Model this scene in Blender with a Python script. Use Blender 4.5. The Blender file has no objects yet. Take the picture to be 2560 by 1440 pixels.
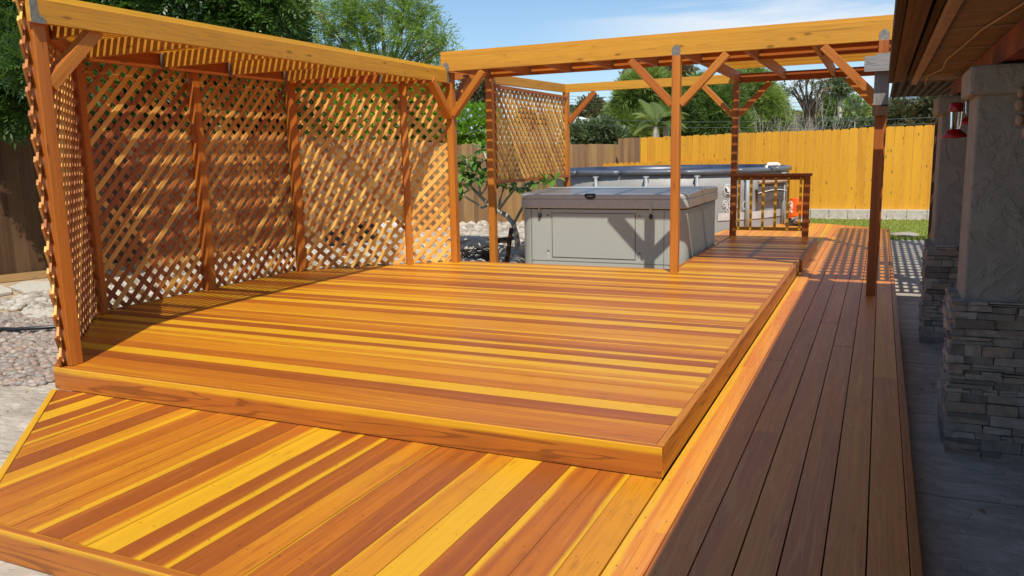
import bpy, math, random
import numpy as np
from mathutils import Vector, Matrix
random.seed(7); RNG = np.random.default_rng(7)
SC = bpy.context.scene
COL = SC.collection
PI = math.pi

# ------------------------------------------------------------------ helpers
CAM = (0.824946612, -3.36368145, 1.30815055); YAW, PITCH, ROLL, FPX = 0.431134246, 0.165047331, -0.0214621266, 1998.36796
def cam_axes():
    f = Vector((-math.sin(YAW)*math.cos(PITCH), math.cos(YAW)*math.cos(PITCH), -math.sin(PITCH)))
    r = f.cross(Vector((0,0,1))).normalized(); u = r.cross(f)
    c, s = math.cos(ROLL), math.sin(ROLL)
    return c*r+s*u, -s*r+c*u, f
AX = cam_axes()
def at(px, py, Y):
    "world point seen at photo pixel px,py on the vertical plane y=Y"
    r, u, f = AX
    d = f + (px-1280)/FPX*r - (py-720)/FPX*u
    t = (Y-CAM[1])/d.y
    return Vector(CAM)+t*d

def tag(o, label=None, cat=None, group=None, kind=None):
    if label: o['label'] = label
    if cat: o['category'] = cat
    if group: o['group'] = group
    if kind: o['kind'] = kind
    return o
def empty(name, loc=(0,0,0), rz=0):
    o = bpy.data.objects.new(name, None); COL.objects.link(o)
    o.location = loc; o.rotation_euler = (0,0,rz); o.empty_display_size = .1
    return o
def copy_tree(o, parent=None):
    c = o.copy(); COL.objects.link(c)
    if parent: c.parent = parent
    for ch in list(o.children): copy_tree(ch, c)
    return c

class MB:
    def __init__(s): s.v=[]; s.f=[]; s.uv=[]; s.c=[]
    def face(s, pts, uvs, col):
        n=len(s.v); s.v += [tuple(p) for p in pts]; s.f.append(tuple(range(n,n+len(pts))))
        s.uv += list(uvs); s.c += [col]*len(pts)
    def beam(s, a, b, w, h, up=(0,0,1), tone=None, sap=None, ends=True):
        "box from a to b, w across, h along up; a,b are on the centre line"
        a=Vector(a); b=Vector(b); d=(b-a); L=d.length; d/=L
        u=Vector(up); sd=d.cross(u).normalized(); u=sd.cross(d).normalized()
        if tone is None: tone=random.random()
        if sap is None: sap=-1
        sd1=random.random(); col=(tone,sap if sap>-1 else 0,sd1,1.0); u0=random.random()*20
        o=lambda i,j: (a if i<0 else b)
        P={}
        for k,e in ((0,a),(1,b)):
            for i in (-1,1):
                for j in (-1,1): P[k,i,j]=e+sd*(i*w/2)+u*(j*h/2)
        idx={}; base=len(s.v)
        for n,(k,vv) in enumerate(P.items()): idx[k]=base+n; s.v.append(tuple(vv))
        def q(keys,uvs):
            s.f.append(tuple(idx[k] for k in keys)); s.uv.extend(uvs); s.c.extend([col]*4)
        q([(0,-1,1),(0,1,1),(1,1,1),(1,-1,1)],[(u0,0),(u0,1),(u0+L,1),(u0+L,0)])     # up
        q([(0,1,-1),(0,-1,-1),(1,-1,-1),(1,1,-1)],[(u0,0),(u0,1),(u0+L,1),(u0+L,0)])   # down
        q([(0,1,1),(0,1,-1),(1,1,-1),(1,1,1)],[(u0+3,0),(u0+3,1),(u0+3+L,1),(u0+3+L,0)]) # +side
        q([(0,-1,-1),(0,-1,1),(1,-1,1),(1,-1,-1)],[(u0+5,0),(u0+5,1),(u0+5+L,1),(u0+5+L,0)])
        if ends:
            q([(0,-1,-1),(0,1,-1),(0,1,1),(0,-1,1)],[(u0,0),(u0+w,0),(u0+w,1),(u0,1)])
            q([(1,1,-1),(1,-1,-1),(1,-1,1),(1,1,1)],[(u0,0),(u0+w,0),(u0+w,1),(u0,1)])
        return s
    def box(s, lo, hi, tone=None, sap=None):
        lo=Vector(lo); hi=Vector(hi); c=(lo+hi)/2; d=hi-lo
        ax=max(range(3), key=lambda i:d[i])
        a=c.copy(); b=c.copy(); a[ax]=lo[ax]; b[ax]=hi[ax]
        if ax==2: return s.beam(a,b,d[0],d[1],up=(0,1,0),tone=tone,sap=sap)
        if ax==1: return s.beam(a,b,d[0],d[2],tone=tone,sap=sap)
        return s.beam(a,b,d[1],d[2],tone=tone,sap=sap)
    def prism(s, pts, z0, z1, du, v0, vw, tone, sap, seed=None, u0=None):
        "vertical prism of ccw 2d pts; texture runs along du, v=(n.p-v0)/vw"
        seed=random.random() if seed is None else seed; u0=random.random()*30 if u0 is None else u0
        col=(tone,sap,seed,1.0); dn=(-du[1],du[0])
        uv=lambda p:(u0+p[0]*du[0]+p[1]*du[1], (p[0]*dn[0]+p[1]*dn[1]-v0)/vw)
        s.face([(p[0],p[1],z1) for p in pts],[uv(p) for p in pts],col)
        n=len(pts)
        for i in range(n):
            a,b=pts[i],pts[(i+1)%n]; ua,ub=uv(a),uv(b)
            s.face([(a[0],a[1],z0),(b[0],b[1],z0),(b[0],b[1],z1),(a[0],a[1],z1)],[(ua[0],ua[1]-.2),(ub[0],ub[1]-.2),ub,ua],col)
    def tube(s, pts, r, n=8, tone=.5, caps=True):
        pts=[Vector(p) for p in pts]; R=r if isinstance(r,(list,tuple)) else [r]*len(pts)
        col=(tone,0,random.random(),1); base=len(s.v); L=0
        prev=Vector((0,0,1))
        for i,p in enumerate(pts):
            d=(pts[min(i+1,len(pts)-1)]-pts[max(i-1,0)])
            d=d.normalized() if d.length>1e-9 else Vector((0,0,1))
            ref=Vector((0,0,1)) if abs(d.z)<.95 else Vector((1,0,0))
            x=d.cross(ref).normalized(); y=d.cross(x)
            for k in range(n):
                a=2*PI*k/n; s.v.append(tuple(p+(x*math.cos(a)+y*math.sin(a))*R[i]))
        for i in range(len(pts)-1):
            l=(pts[i+1]-pts[i]).length
            for k in range(n):
                k2=(k+1)%n; s.f.append((base+i*n+k,base+(i+1)*n+k,base+(i+1)*n+k2,base+i*n+k2))
                s.uv+=[(L,k/n),(L+l,k/n),(L+l,(k+1)/n),(L,(k+1)/n)]; s.c+=[col]*4
            L+=l
        if caps:
            for i in (0,len(pts)-1):
                f=[base+i*n+k for k in range(n)]
                if i: f=f[::-1]
                s.f.append(tuple(f)); s.uv+=[(0,0)]*n; s.c+=[col]*n
        return s
    def lathe(s, prof, c, n=24, tone=.5, caps=True):
        "prof = [(r,z)...] around vertical axis through c"
        c=Vector(c); base=len(s.v); col=(tone,0,random.random(),1)
        for r,z in prof:
            for k in range(n):
                a=2*PI*k/n; s.v.append((c.x+r*math.cos(a),c.y+r*math.sin(a),c.z+z))
        for i in range(len(prof)-1):
            for k in range(n):
                k2=(k+1)%n; s.f.append((base+i*n+k,base+i*n+k2,base+(i+1)*n+k2,base+(i+1)*n+k))
                s.uv+=[(k/n*3,prof[i][1]),((k+1)/n*3,prof[i][1]),((k+1)/n*3,prof[i+1][1]),(k/n*3,prof[i+1][1])]; s.c+=[col]*4
        if caps:
            for i in (0,len(prof)-1):
                f=[base+i*n+k for k in range(n)]
                if i==0: f=f[::-1]
                s.f.append(tuple(f)); s.uv+=[(0,0)]*n; s.c+=[col]*n
        return s
    def loft(s, rings, tone=.5, caps=True):
        n=len(rings[0]); base=len(s.v); col=(tone,0,random.random(),1)
        for r in rings: s.v+=[tuple(p) for p in r]
        for i in range(len(rings)-1):
            for k in range(n):
                k2=(k+1)%n; s.f.append((base+i*n+k,base+i*n+k2,base+(i+1)*n+k2,base+(i+1)*n+k))
                s.uv+=[(k*.1,i),(k*.1+.1,i),(k*.1+.1,i+1),(k*.1,i+1)]; s.c+=[col]*4
        if caps:
            for i in (0,len(rings)-1):
                f=[base+i*n+k for k in range(n)]
                if i==0: f=f[::-1]
                s.f.append(tuple(f)); s.uv+=[(0,0)]*n; s.c+=[col]*n
        return s
    def build(s, name, mat, parent=None, smooth=False, bevel=0):
        me=bpy.data.meshes.new(name); me.from_pydata(s.v,[],s.f)
        uvl=me.uv_layers.new(name='UVMap'); uvl.data.foreach_set('uv',np.array(s.uv,dtype=np.float32).ravel())
        ca=me.color_attributes.new('col','FLOAT_COLOR','CORNER'); ca.data.foreach_set('color',np.array(s.c,dtype=np.float32).ravel())
        me.materials.append(mat)
        if smooth: me.polygons.foreach_set('use_smooth',[True]*len(me.polygons))
        me.update()
        o=bpy.data.objects.new(name,me); COL.objects.link(o)
        if parent:
            o.parent=parent
            # geometry is written in world coordinates; keep it there
            m=Matrix.Identity(4); p=parent; chain=[]
            while p: chain.append(p); p=p.parent
            for p in reversed(chain): m=m@Matrix.LocRotScale(p.location,p.rotation_euler,p.scale)
            if not getattr(s,'local',False): me.transform(m.inverted())
        if bevel:
            b=o.modifiers.new('Bevel','BEVEL'); b.width=bevel; b.segments=2; b.limit_method='ANGLE'; b.angle_limit=math.radians(50)
        return o

def clip(poly, n, c):
    "keep part of ccw poly where n.p<=c"
    out=[]
    for i in range(len(poly)):
        a,b=poly[i],poly[(i+1)%len(poly)]; da=n[0]*a[0]+n[1]*a[1]-c; db=n[0]*b[0]+n[1]*b[1]-c
        if da<=0: out.append(a)
        if (da<0<db) or (db<0<da):
            t=da/(da-db); out.append((a[0]+t*(b[0]-a[0]),a[1]+t*(b[1]-a[1])))
    return out

def fast_mesh(name, V, F, colors, mat, parent=None, smooth=False):
    "V (n,3) F (m,k) all same k; colors per face (m,4)"
    me=bpy.data.meshes.new(name); n=len(V); m,k=F.shape
    me.vertices.add(n); me.vertices.foreach_set('co',V.astype(np.float32).ravel())
    me.loops.add(m*k); me.loops.foreach_set('vertex_index',F.astype(np.int32).ravel())
    me.polygons.add(m); me.polygons.foreach_set('loop_start',np.arange(0,m*k,k,dtype=np.int32)); me.polygons.foreach_set('loop_total',np.full(m,k,dtype=np.int32))
    me.update(calc_edges=True)
    ca=me.color_attributes.new('col','FLOAT_COLOR','CORNER'); ca.data.foreach_set('color',np.repeat(colors,k,axis=0).astype(np.float32).ravel())
    if smooth: me.polygons.foreach_set('use_smooth',np.ones(m,dtype=bool))
    me.materials.append(mat); me.validate()
    o=bpy.data.objects.new(name,me); COL.objects.link(o)
    if parent:
        o.parent=parent; me.transform(Matrix.Translation(-Vector(parent.location)))
    return o

# ------------------------------------------------------------------ materials
def nodes(name):
    m=bpy.data.materials.new(name); m.use_nodes=True; nt=m.node_tree; nt.nodes.clear()
    out=nt.nodes.new('ShaderNodeOutputMaterial'); b=nt.nodes.new('ShaderNodeBsdfPrincipled'); nt.links.new(b.outputs[0],out.inputs[0])
    return m,nt,b
class G:
    def __init__(s,nt): s.nt=nt
    def n(s,t,**k):
        x=s.nt.nodes.new(t)
        for a,b in k.items(): setattr(x,a,b)
        return x
    def l(s,a,b): s.nt.links.new(a,b)
    def put(s,sock,v):
        if hasattr(v,'is_linked') or isinstance(v,bpy.types.NodeSocket): s.l(v,sock)
        else: sock.default_value=v
    def math(s,op,a,b=0.0,c=0.0,clamp=False):
        x=s.n('ShaderNodeMath',operation=op,use_clamp=clamp); s.put(x.inputs[0],a); s.put(x.inputs[1],b); s.put(x.inputs[2],c); return x.outputs[0]
    def comb(s,x,y,z):
        c=s.n('ShaderNodeCombineXYZ'); s.put(c.inputs[0],x); s.put(c.inputs[1],y); s.put(c.inputs[2],z); return c.outputs[0]
    def noise(s,vec,scale=1,detail=2,rough=.5,dist=0):
        x=s.n('ShaderNodeTexNoise'); 
        if vec is not None: s.l(vec,x.inputs['Vector'])
        x.inputs['Scale'].default_value=scale; x.inputs['Detail'].default_value=detail; x.inputs['Roughness'].default_value=rough; x.inputs['Distortion'].default_value=dist
        return x.outputs['Fac']
    def mix(s,f,a,b,mode='MIX'):
        x=s.n('ShaderNodeMix',data_type='RGBA',blend_type=mode); s.put(x.inputs[0],f)
        for i,v in ((6,a),(7,b)):
            if isinstance(v,tuple): x.inputs[i].default_value=(*v[:3],1)
            else: s.l(v,x.inputs[i])
        return x.outputs[2]
    def ss(s,x,lo,hi):
        m=s.n('ShaderNodeMapRange',interpolation_type='SMOOTHSTEP'); s.put(m.inputs[0],x); s.put(m.inputs[1],lo); s.put(m.inputs[2],hi); return m.outputs[0]
    def geo(s,k='Object'):
        return s.n('ShaderNodeTexCoord').outputs[k]
    def bump(s,b,h,strength=.2,dist=.002):
        x=s.n('ShaderNodeBump'); s.l(h,x.inputs['Height']); x.inputs['Strength'].default_value=strength; x.inputs['Distance'].default_value=dist; s.l(x.outputs[0],b.inputs['Normal'])

def wood(name, dark, mid, light, sapc, rough=.42, rings=.35, fine=.25, knots=0, gray=0, bump=.25, spec=.5, ringn=16, coat=0.0, ringc=None, ringu=.42, checks=.5):
    m,nt,b=nodes(name); g=G(nt)
    uv=g.n('ShaderNodeUVMap').outputs[0]; sx=g.n('ShaderNodeSeparateXYZ'); g.l(uv,sx.inputs[0]); u,v=sx.outputs[0],sx.outputs[1]
    at_=g.n('ShaderNodeAttribute',attribute_name='col'); sc=g.n('ShaderNodeSeparateColor'); g.l(at_.outputs['Color'],sc.inputs[0]); tone,sap,seed=sc.outputs[0],sc.outputs[1],sc.outputs[2]
    sd=g.math('MULTIPLY',seed,61.7)
    wob=g.noise(g.comb(g.math('MULTIPLY',u,.55),g.math('MULTIPLY',v,.25),sd),1.0,3,.55)
    streak=g.noise(g.comb(g.math('MULTIPLY',u,.5),g.math('MULTIPLY',v,4.5),sd),1.0,4,.6)
    fin=g.noise(g.comb(g.math('MULTIPLY',u,5.0),g.math('MULTIPLY',v,42.0),sd),1.0,3,.6)
    # heartwood colour by tone
    low=g.noise(g.comb(g.math('MULTIPLY',u,.38),g.math('MULTIPLY',v,.9),g.math('ADD',sd,19.0)),1.0,3,.55)
    t=g.math('ADD',g.math('ADD',tone,g.math('MULTIPLY',g.math('SUBTRACT',streak,.5),1.0)),g.math('MULTIPLY',g.math('SUBTRACT',low,.5),1.5))
    c1=g.mix(g.ss(t,0.05,.55),dark,mid); c2=g.mix(g.ss(t,.5,1.0),c1,light)
    # cathedral rings
    rn=g.noise(g.comb(g.math('MULTIPLY',u,ringu),g.math('MULTIPLY',v,1.5),sd),1.0,2.0,.35,.2)
    rr=g.math('SINE',g.math('MULTIPLY',rn,ringn*6.283))
    rr=g.ss(rr,.72,1.0)
    c3=g.mix(g.math('MULTIPLY',rr,rings),c2,ringc or tuple(x*.45 for x in dark))
    # sapwood: v below sap (wobbly edge), sap<.02 none
    e=g.math('SUBTRACT',g.math('ADD',sap,g.math('MULTIPLY',g.math('SUBTRACT',wob,.5),.55)),v)
    msk=g.math('MULTIPLY',g.ss(e,-.09,.07),g.ss(sap,.02,.06))
    sapv=g.mix(streak,tuple(x*.82 for x in sapc),tuple(min(1,x*1.12) for x in sapc))
    c4=g.mix(msk,c3,sapv)
    hs=g.n('ShaderNodeMix',data_type='RGBA',blend_type='MULTIPLY'); hs.inputs[0].default_value=fine
    g.l(c4,hs.inputs[6]); cr=g.n('ShaderNodeMapRange'); g.l(fin,cr.inputs[0]); cr.inputs[1].default_value=.3; cr.inputs[2].default_value=.7; cr.inputs[3].default_value=.55; cr.inputs[4].default_value=1.15
    g.l(cr.outputs[0],hs.inputs[7]); col=hs.outputs[2]
    # stain laid on unevenly
    bl=g.noise(g.comb(g.math('MULTIPLY',u,2.2),g.math('MULTIPLY',v,1.1),g.math('ADD',sd,7.0)),1.0,3,.6)
    col=g.mix(g.math('MULTIPLY',g.ss(bl,.55,.75),.25),col,tuple(x*.6 for x in mid))
    ck=g.noise(g.comb(g.math('MULTIPLY',u,.9),g.math('MULTIPLY',v,15.0),g.math('ADD',sd,31.0)),1.0,2,.5)
    col=g.mix(g.math('MULTIPLY',g.ss(ck,.70,.74),checks),col,tuple(x*.3 for x in dark))
    sc_=g.noise(g.comb(g.math('MULTIPLY',u,1.1),g.math('MULTIPLY',v,2.6),g.math('ADD',sd,53.0)),1.0,5,.7)
    col=g.mix(g.math('MULTIPLY',g.ss(sc_,.60,.72),.22),col,tuple(min(1,x*1.25+.05) for x in light))
    if knots:
        vo=g.n('ShaderNodeTexVoronoi'); vo.inputs['Scale'].default_value=1.0
        g.l(g.comb(g.math('MULTIPLY',u,3.6),g.math('MULTIPLY',v,1.7),g.math('MULTIPLY',sd,3.0)),vo.inputs['Vector'])
        pick=g.ss(g.noise(g.comb(g.math('MULTIPLY',u,1.2),g.math('MULTIPLY',v,.8),g.math('ADD',sd,3.0)),1,1,.5),.42,.5)
        k=g.math('MULTIPLY',g.math('SUBTRACT',1.0,g.ss(vo.outputs['Distance'],.07,.2)),pick)
        col=g.mix(g.math('MULTIPLY',k,knots),col,tuple(x*.28 for x in mid))
    if gray:
        gn=g.noise(g.comb(g.math('MULTIPLY',u,1.5),g.math('MULTIPLY',v,9.0),sd),1.0,5,.65)
        col=g.mix(g.math('MULTIPLY',g.ss(gn,.3,.6),gray),col,(.20,.19,.175))
    g.l(col,b.inputs['Base Color'])
    rg=g.n('ShaderNodeMapRange'); g.l(fin,rg.inputs[0]); rg.inputs[3].default_value=rough-.08; rg.inputs[4].default_value=rough+.14; g.l(rg.outputs[0],b.inputs['Roughness'])
    b.inputs['Specular IOR Level'].default_value=spec
    if coat:
        b.inputs['Coat Weight'].default_value=coat; b.inputs['Coat Roughness'].default_value=.3
    g.bump(b,g.math('ADD',fin,g.math('MULTIPLY',rr,.4)),bump,.0015)
    return m

def plain(name, col, rough=.6, var=.12, scale=8, metal=0, bump=0, detail=4, spec=.5, col2=None, coord='Object', bdist=.004, aniso=(1,1,1)):
    m,nt,b=nodes(name); g=G(nt)
    mp=g.n('ShaderNodeMapping'); g.l(g.geo(coord),mp.inputs[0]); mp.inputs['Scale'].default_value=aniso
    n=g.noise(mp.outputs[0],scale,detail,.6)
    c2=col2 if col2 else tuple(max(0,x*(1-var*2)) for x in col)
    c=g.mix(g.ss(n,.3,.7),c2,tuple(min(1,x*(1+var)) for x in col) if not col2 else col)
    g.l(c,b.inputs['Base Color']); b.inputs['Roughness'].default_value=rough; b.inputs['Metallic'].default_value=metal; b.inputs['Specular IOR Level'].default_value=spec
    if bump: g.bump(b,n,bump,bdist)
    return m

def leafmat(name, dark, light, rough=.5, trans=.35, hue2=None):
    m,nt,b=nodes(name); g=G(nt)
    a=g.n('ShaderNodeAttribute',attribute_name='col'); sc=g.n('ShaderNodeSeparateColor'); g.l(a.outputs['Color'],sc.inputs[0])
    c=g.mix(sc.outputs[0],dark,light)
    if hue2: c=g.mix(g.math('MULTIPLY',g.ss(sc.outputs[1],.8,.95),.8),c,hue2)
    g.l(c,b.inputs['Base Color']); b.inputs['Roughness'].default_value=rough
    t=g.n('ShaderNodeBsdfTranslucent'); tc=g.mix(.5,c,(light[0]*1.5,light[1]*1.5,light[2]*.6)); g.l(tc,t.inputs[0])
    mx=g.n('ShaderNodeMixShader'); mx.inputs[0].default_value=trans; g.l(b.outputs[0],mx.inputs[1]); g.l(t.outputs[0],mx.inputs[2])
    g.l(mx.outputs[0],[n for n in nt.nodes if n.type=='OUTPUT_MATERIAL'][0].inputs[0])
    return m

SAP=(.70,.36,.013)
M={}
M['deck']=wood('deck_redwood',(.31,.078,.011),(.46,.135,.011),(.60,.24,.011),SAP,rough=.36,rings=.14,fine=.34,bump=.15,spec=.55,knots=.25)
M['walk']=wood('walkway_redwood',(.47,.135,.032),(.62,.20,.033),(.74,.30,.032),(.74,.39,.03),rough=.40,rings=.30,fine=.35,bump=.3,spec=.5,ringn=13,ringc=(.75,.38,.12),knots=.3)
M['fascia']=wood('fascia_redwood',(.33,.082,.012),(.43,.13,.013),(.52,.185,.015),SAP,rough=.42,rings=.6,fine=.3,bump=.2,ringn=9,knots=.12,ringu=.6)
M['beam']=wood('beam_fir',(.44,.19,.024),(.54,.25,.027),(.63,.305,.030),(.82,.42,.03),rough=.55,rings=.25,fine=.32,bump=.3,ringn=14,spec=.3,knots=.7)
M['post']=wood('post_redwood',(.33,.082,.013),(.44,.13,.015),(.54,.195,.02),(.66,.32,.03),rough=.5,rings=.2,fine=.35,bump=.3,knots=.7,spec=.4)
M['slat']=wood('slat_redwood',(.60,.27,.016),(.72,.36,.019),(.80,.43,.022),(.85,.46,.03),rough=.5,rings=0,fine=.15,bump=.1)
M['lattice']=wood('lattice_redwood',(.30,.085,.022),(.50,.20,.042),(.78,.44,.10),(.75,.45,.16),rough=.5,rings=0,fine=.2,bump=.1)
M['lathe_tan']=wood('lattice_tan',(.44,.17,.04),(.70,.36,.07),(.86,.53,.13),(.78,.48,.2),rough=.55,rings=0,fine=.2,bump=.1)
M['fence_new']=wood('fence_cedar_bright',(.58,.25,.012),(.67,.31,.013),(.73,.355,.016),(.82,.44,.04),rough=.55,rings=.06,fine=.15,knots=.9,bump=.15)
M['fence_old']=wood('fence_weathered',(.22,.115,.045),(.34,.18,.065),(.46,.27,.09),(.5,.3,.1),rough=.75,rings=.25,fine=.5,knots=.3,bump=.4,spec=.2,gray=.25)
M['fence_dark']=wood('fence_dark_shaded',(.075,.04,.02),(.105,.058,.028),(.14,.08,.04),(.2,.1,.05),rough=.8,rings=.2,fine=.4,bump=.4,spec=.15)  # old brown boards, darkened further to include the overhanging trees' shade
M['gray_wood']=wood('weathered_gray_wood',(.20,.19,.18),(.30,.29,.28),(.40,.39,.375),(.4,.39,.37),rough=.85,rings=.6,fine=.6,bump=.8,spec=.15,gray=.6,ringn=20)
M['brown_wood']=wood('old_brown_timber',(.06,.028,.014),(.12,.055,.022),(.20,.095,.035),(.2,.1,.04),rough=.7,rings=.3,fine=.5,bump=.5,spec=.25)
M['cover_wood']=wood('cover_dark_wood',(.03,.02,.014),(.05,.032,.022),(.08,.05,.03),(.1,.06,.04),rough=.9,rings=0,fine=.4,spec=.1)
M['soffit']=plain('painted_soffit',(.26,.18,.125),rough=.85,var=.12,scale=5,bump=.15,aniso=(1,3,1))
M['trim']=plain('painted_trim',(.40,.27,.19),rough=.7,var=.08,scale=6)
M['header']=plain('red_brown_header',(.20,.045,.02),rough=.7,var=.2,scale=4,bump=.2)
M['galv']=plain('galvanised_steel',(.27,.26,.22),rough=.6,var=.15,scale=60,metal=.7)
M['black']=plain('black_plastic',(.012,.012,.013),rough=.35,var=.2,scale=10)
M['tub']=plain('tub_cabinet_grey',(.42,.41,.36),rough=.65,var=.03,scale=3)
M['cover']=plain('tub_cover_vinyl',(.42,.435,.42),rough=.33,var=.05,scale=30,bump=.08,bdist=.002)
M['groove']=plain('dark_groove',(.05,.047,.04),rough=.8,var=.1)
M['tubmark']=plain('pale_print',(.55,.55,.52),rough=.6,var=.05)
M['pool']=plain('pool_liner_grey',(.30,.30,.29),rough=.5,var=.04,scale=2)
M['poolrim']=plain('pool_rim_grey',(.11,.125,.15),rough=.33,var=.1,scale=3)
M['poolblue']=plain('pool_liner_blue',(.035,.05,.09),rough=.35,var=.2,scale=2)
M['poolleg']=plain('pool_leg_grey',(.30,.33,.35),rough=.4,var=.05)
M['band']=plain('pale_band',(.50,.50,.48),rough=.6,var=.05)
M['white']=plain('white_plastic',(.8,.8,.78),rough=.4,var=.03)
M['orange']=plain('orange_plastic',(.85,.13,.01),rough=.4,var=.05)
M['block']=plain('concrete_block',(.50,.46,.38),rough=.9,var=.1,scale=20,bump=.3)
M['red']=plain('red_plastic',(.38,.012,.008),rough=.25,var=.1)
M['bark']=plain('bark_grey',(.24,.20,.16),rough=.9,var=.25,scale=14,bump=.6,aniso=(1,1,.3))
M['bark_pale']=plain('bark_pale',(.46,.42,.35),rough=.85,var=.2,scale=10,bump=.4,aniso=(1,1,.3))
M['bark_dark']=plain('bark_dark',(.10,.08,.06),rough=.9,var=.3,scale=10,bump=.5)
M['twig']=plain('dry_twig',(.42,.38,.32),rough=.9,var=.2,scale=10)
M['wire']=plain('cable_dark',(.06,.08,.07),rough=.6,var=.1)
M['leaf_pepper']=leafmat('leaf_pepper',(.020,.052,.012),(.105,.20,.034),rough=.4)
M['leaf_bamboo']=leafmat('leaf_bamboo',(.09,.18,.03),(.27,.40,.07),trans=.45)
M['leaf_bush']=leafmat('leaf_bush',(.10,.22,.02),(.28,.48,.05),trans=.45,hue2=None)
M['flower']=leafmat('flower_blue',(.42,.48,.80),(.75,.78,.9),trans=.3)
M['leaf_pine']=leafmat('leaf_pine',(.055,.115,.025),(.20,.30,.06),trans=.2)
M['leaf_pine2']=leafmat('leaf_pine_light',(.10,.18,.035),(.32,.42,.10),trans=.25)
M['leaf_euc']=leafmat('leaf_eucalyptus',(.055,.07,.035),(.17,.17,.08),trans=.25,hue2=(.16,.085,.04))
M['leaf_bronze']=leafmat('leaf_bronze',(.04,.055,.025),(.15,.14,.06),trans=.2,hue2=(.18,.09,.035))
M['leaf_hedge']=leafmat('leaf_hedge',(.14,.20,.03),(.42,.48,.07),trans=.3)
M['leaf_gray']=leafmat('leaf_greygreen',(.06,.10,.05),(.19,.25,.12),trans=.25)
M['leaf_palm']=leafmat('leaf_palm',(.05,.10,.02),(.20,.26,.06),rough=.5,trans=.3)
M['leaf_plum']=leafmat('leaf_plumeria',(.05,.13,.02),(.18,.34,.06),rough=.3,trans=.3)
M['grass']=leafmat('grass_blade',(.12,.20,.02),(.38,.45,.08),trans=.35,hue2=(.5,.42,.2))

def stone_mat(name, cols, rough=.8, bump=.5):
    m,nt,b=nodes(name); g=G(nt)
    a=g.n('ShaderNodeAttribute',attribute_name='col'); sc=g.n('ShaderNodeSeparateColor'); g.l(a.outputs['Color'],sc.inputs[0])
    r=g.n('ShaderNodeValToRGB'); els=r.color_ramp.elements
    els[0].position=0; els[0].color=(*cols[0],1); els[1].position=1; els[1].color=(*cols[-1],1)
    for i,c in enumerate(cols[1:-1]): e=els.new((i+1)/(len(cols)-1)); e.color=(*c,1)
    g.l(sc.outputs[0],r.inputs[0])
    n=g.noise(g.geo(),22,5,.65)
    c=g.mix(g.math('MULTIPLY',g.ss(n,.35,.7),.45),r.outputs[0],tuple(x*.5 for x in cols[0]))
    g.l(c,b.inputs['Base Color']); b.inputs['Roughness'].default_value=rough
    g.bump(b,n,bump,.006)
    return m
M['pebble']=stone_mat('river_pebble',[(.17,.14,.115),(.30,.24,.19),(.25,.235,.215),(.38,.31,.25),(.33,.21,.16),(.46,.42,.36)],.6,.2)
M['rock']=stone_mat('pale_rock',[(.26,.22,.17),(.42,.37,.30),(.56,.51,.43)],.85,.6)
M['veneer']=stone_mat('stacked_stone',[(.17,.145,.12),(.31,.265,.215),(.44,.37,.30),(.34,.25,.18)],.85,.8)

def ground_mat(name, a, b_, c, scale=1.5, bump=.4, fine=40):
    m,nt,b=nodes(name); g=G(nt); co=g.geo()
    n1=g.noise(co,scale,5,.6); n2=g.noise(co,fine,4,.7)
    x=g.mix(g.ss(n1,.35,.65),a,b_); x=g.mix(g.math('MULTIPLY',g.ss(n2,.5,.7),.6),x,c)
    g.l(x,b.inputs['Base Color']); b.inputs['Roughness'].default_value=.92; b.inputs['Specular IOR Level'].default_value=.2
    g.bump(b,n2,bump,.01); return m
M['dirt']=ground_mat('dry_dirt',(.38,.27,.17),(.50,.37,.24),(.30,.22,.14))
M['hill']=ground_mat('hillside_scrub',(.22,.20,.09),(.34,.27,.15),(.10,.13,.05),scale=.08,fine=.6)
M['farhill']=ground_mat('far_hill',(.14,.20,.24),(.18,.25,.29),(.11,.16,.19),scale=.01,fine=.05,bump=0)  # blue-grey base colour paints in the distance haze

def concrete(name):
    m,nt,b=nodes(name); g=G(nt); co=g.geo()
    mp=g.n('ShaderNodeMapping'); g.l(co,mp.inputs[0]); mp.inputs['Scale'].default_value=(1,2.2,1)
    n1=g.noise(mp.outputs[0],2.2,6,.65,.8); n2=g.noise(co,26,5,.7)
    w=g.ss(g.noise(mp.outputs[0],4.0,4,.6,1.5),.46,.54)
    c=g.mix(g.ss(n1,.35,.65),(.38,.33,.26),(.53,.47,.385)); c=g.mix(g.math('MULTIPLY',g.ss(n2,.5,.7),.35),c,(.24,.22,.185))
    c=g.mix(g.math('MULTIPLY',w,.35),c,(.30,.27,.22)); st=g.noise(co,.9,6,.7,.4); c=g.mix(g.math('MULTIPLY',g.ss(st,.5,.66),.45),c,(.22,.19,.155))
    sx_=g.n('ShaderNodeSeparateXYZ'); g.l(co,sx_.inputs[0])
    wl=g.math('ADD',sx_.outputs[1],g.math('MULTIPLY',g.noise(co,3,3,.5),.05)); fr2=g.math('ABSOLUTE',g.math('SUBTRACT',g.math('FRACT',g.math('MULTIPLY',wl,.8)),.5)); jn=g.math('SUBTRACT',1.0,g.ss(fr2,0,.012)); c=g.mix(g.math('MULTIPLY',jn,.6),c,(.09,.08,.07))
    g.l(c,b.inputs['Base Color']); b.inputs['Roughness'].default_value=.75
    g.bump(b,g.math('ADD',g.math('MULTIPLY',n2,.4),w),.6,.01); return m
M['concrete']=concrete('stamped_concrete')
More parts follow.
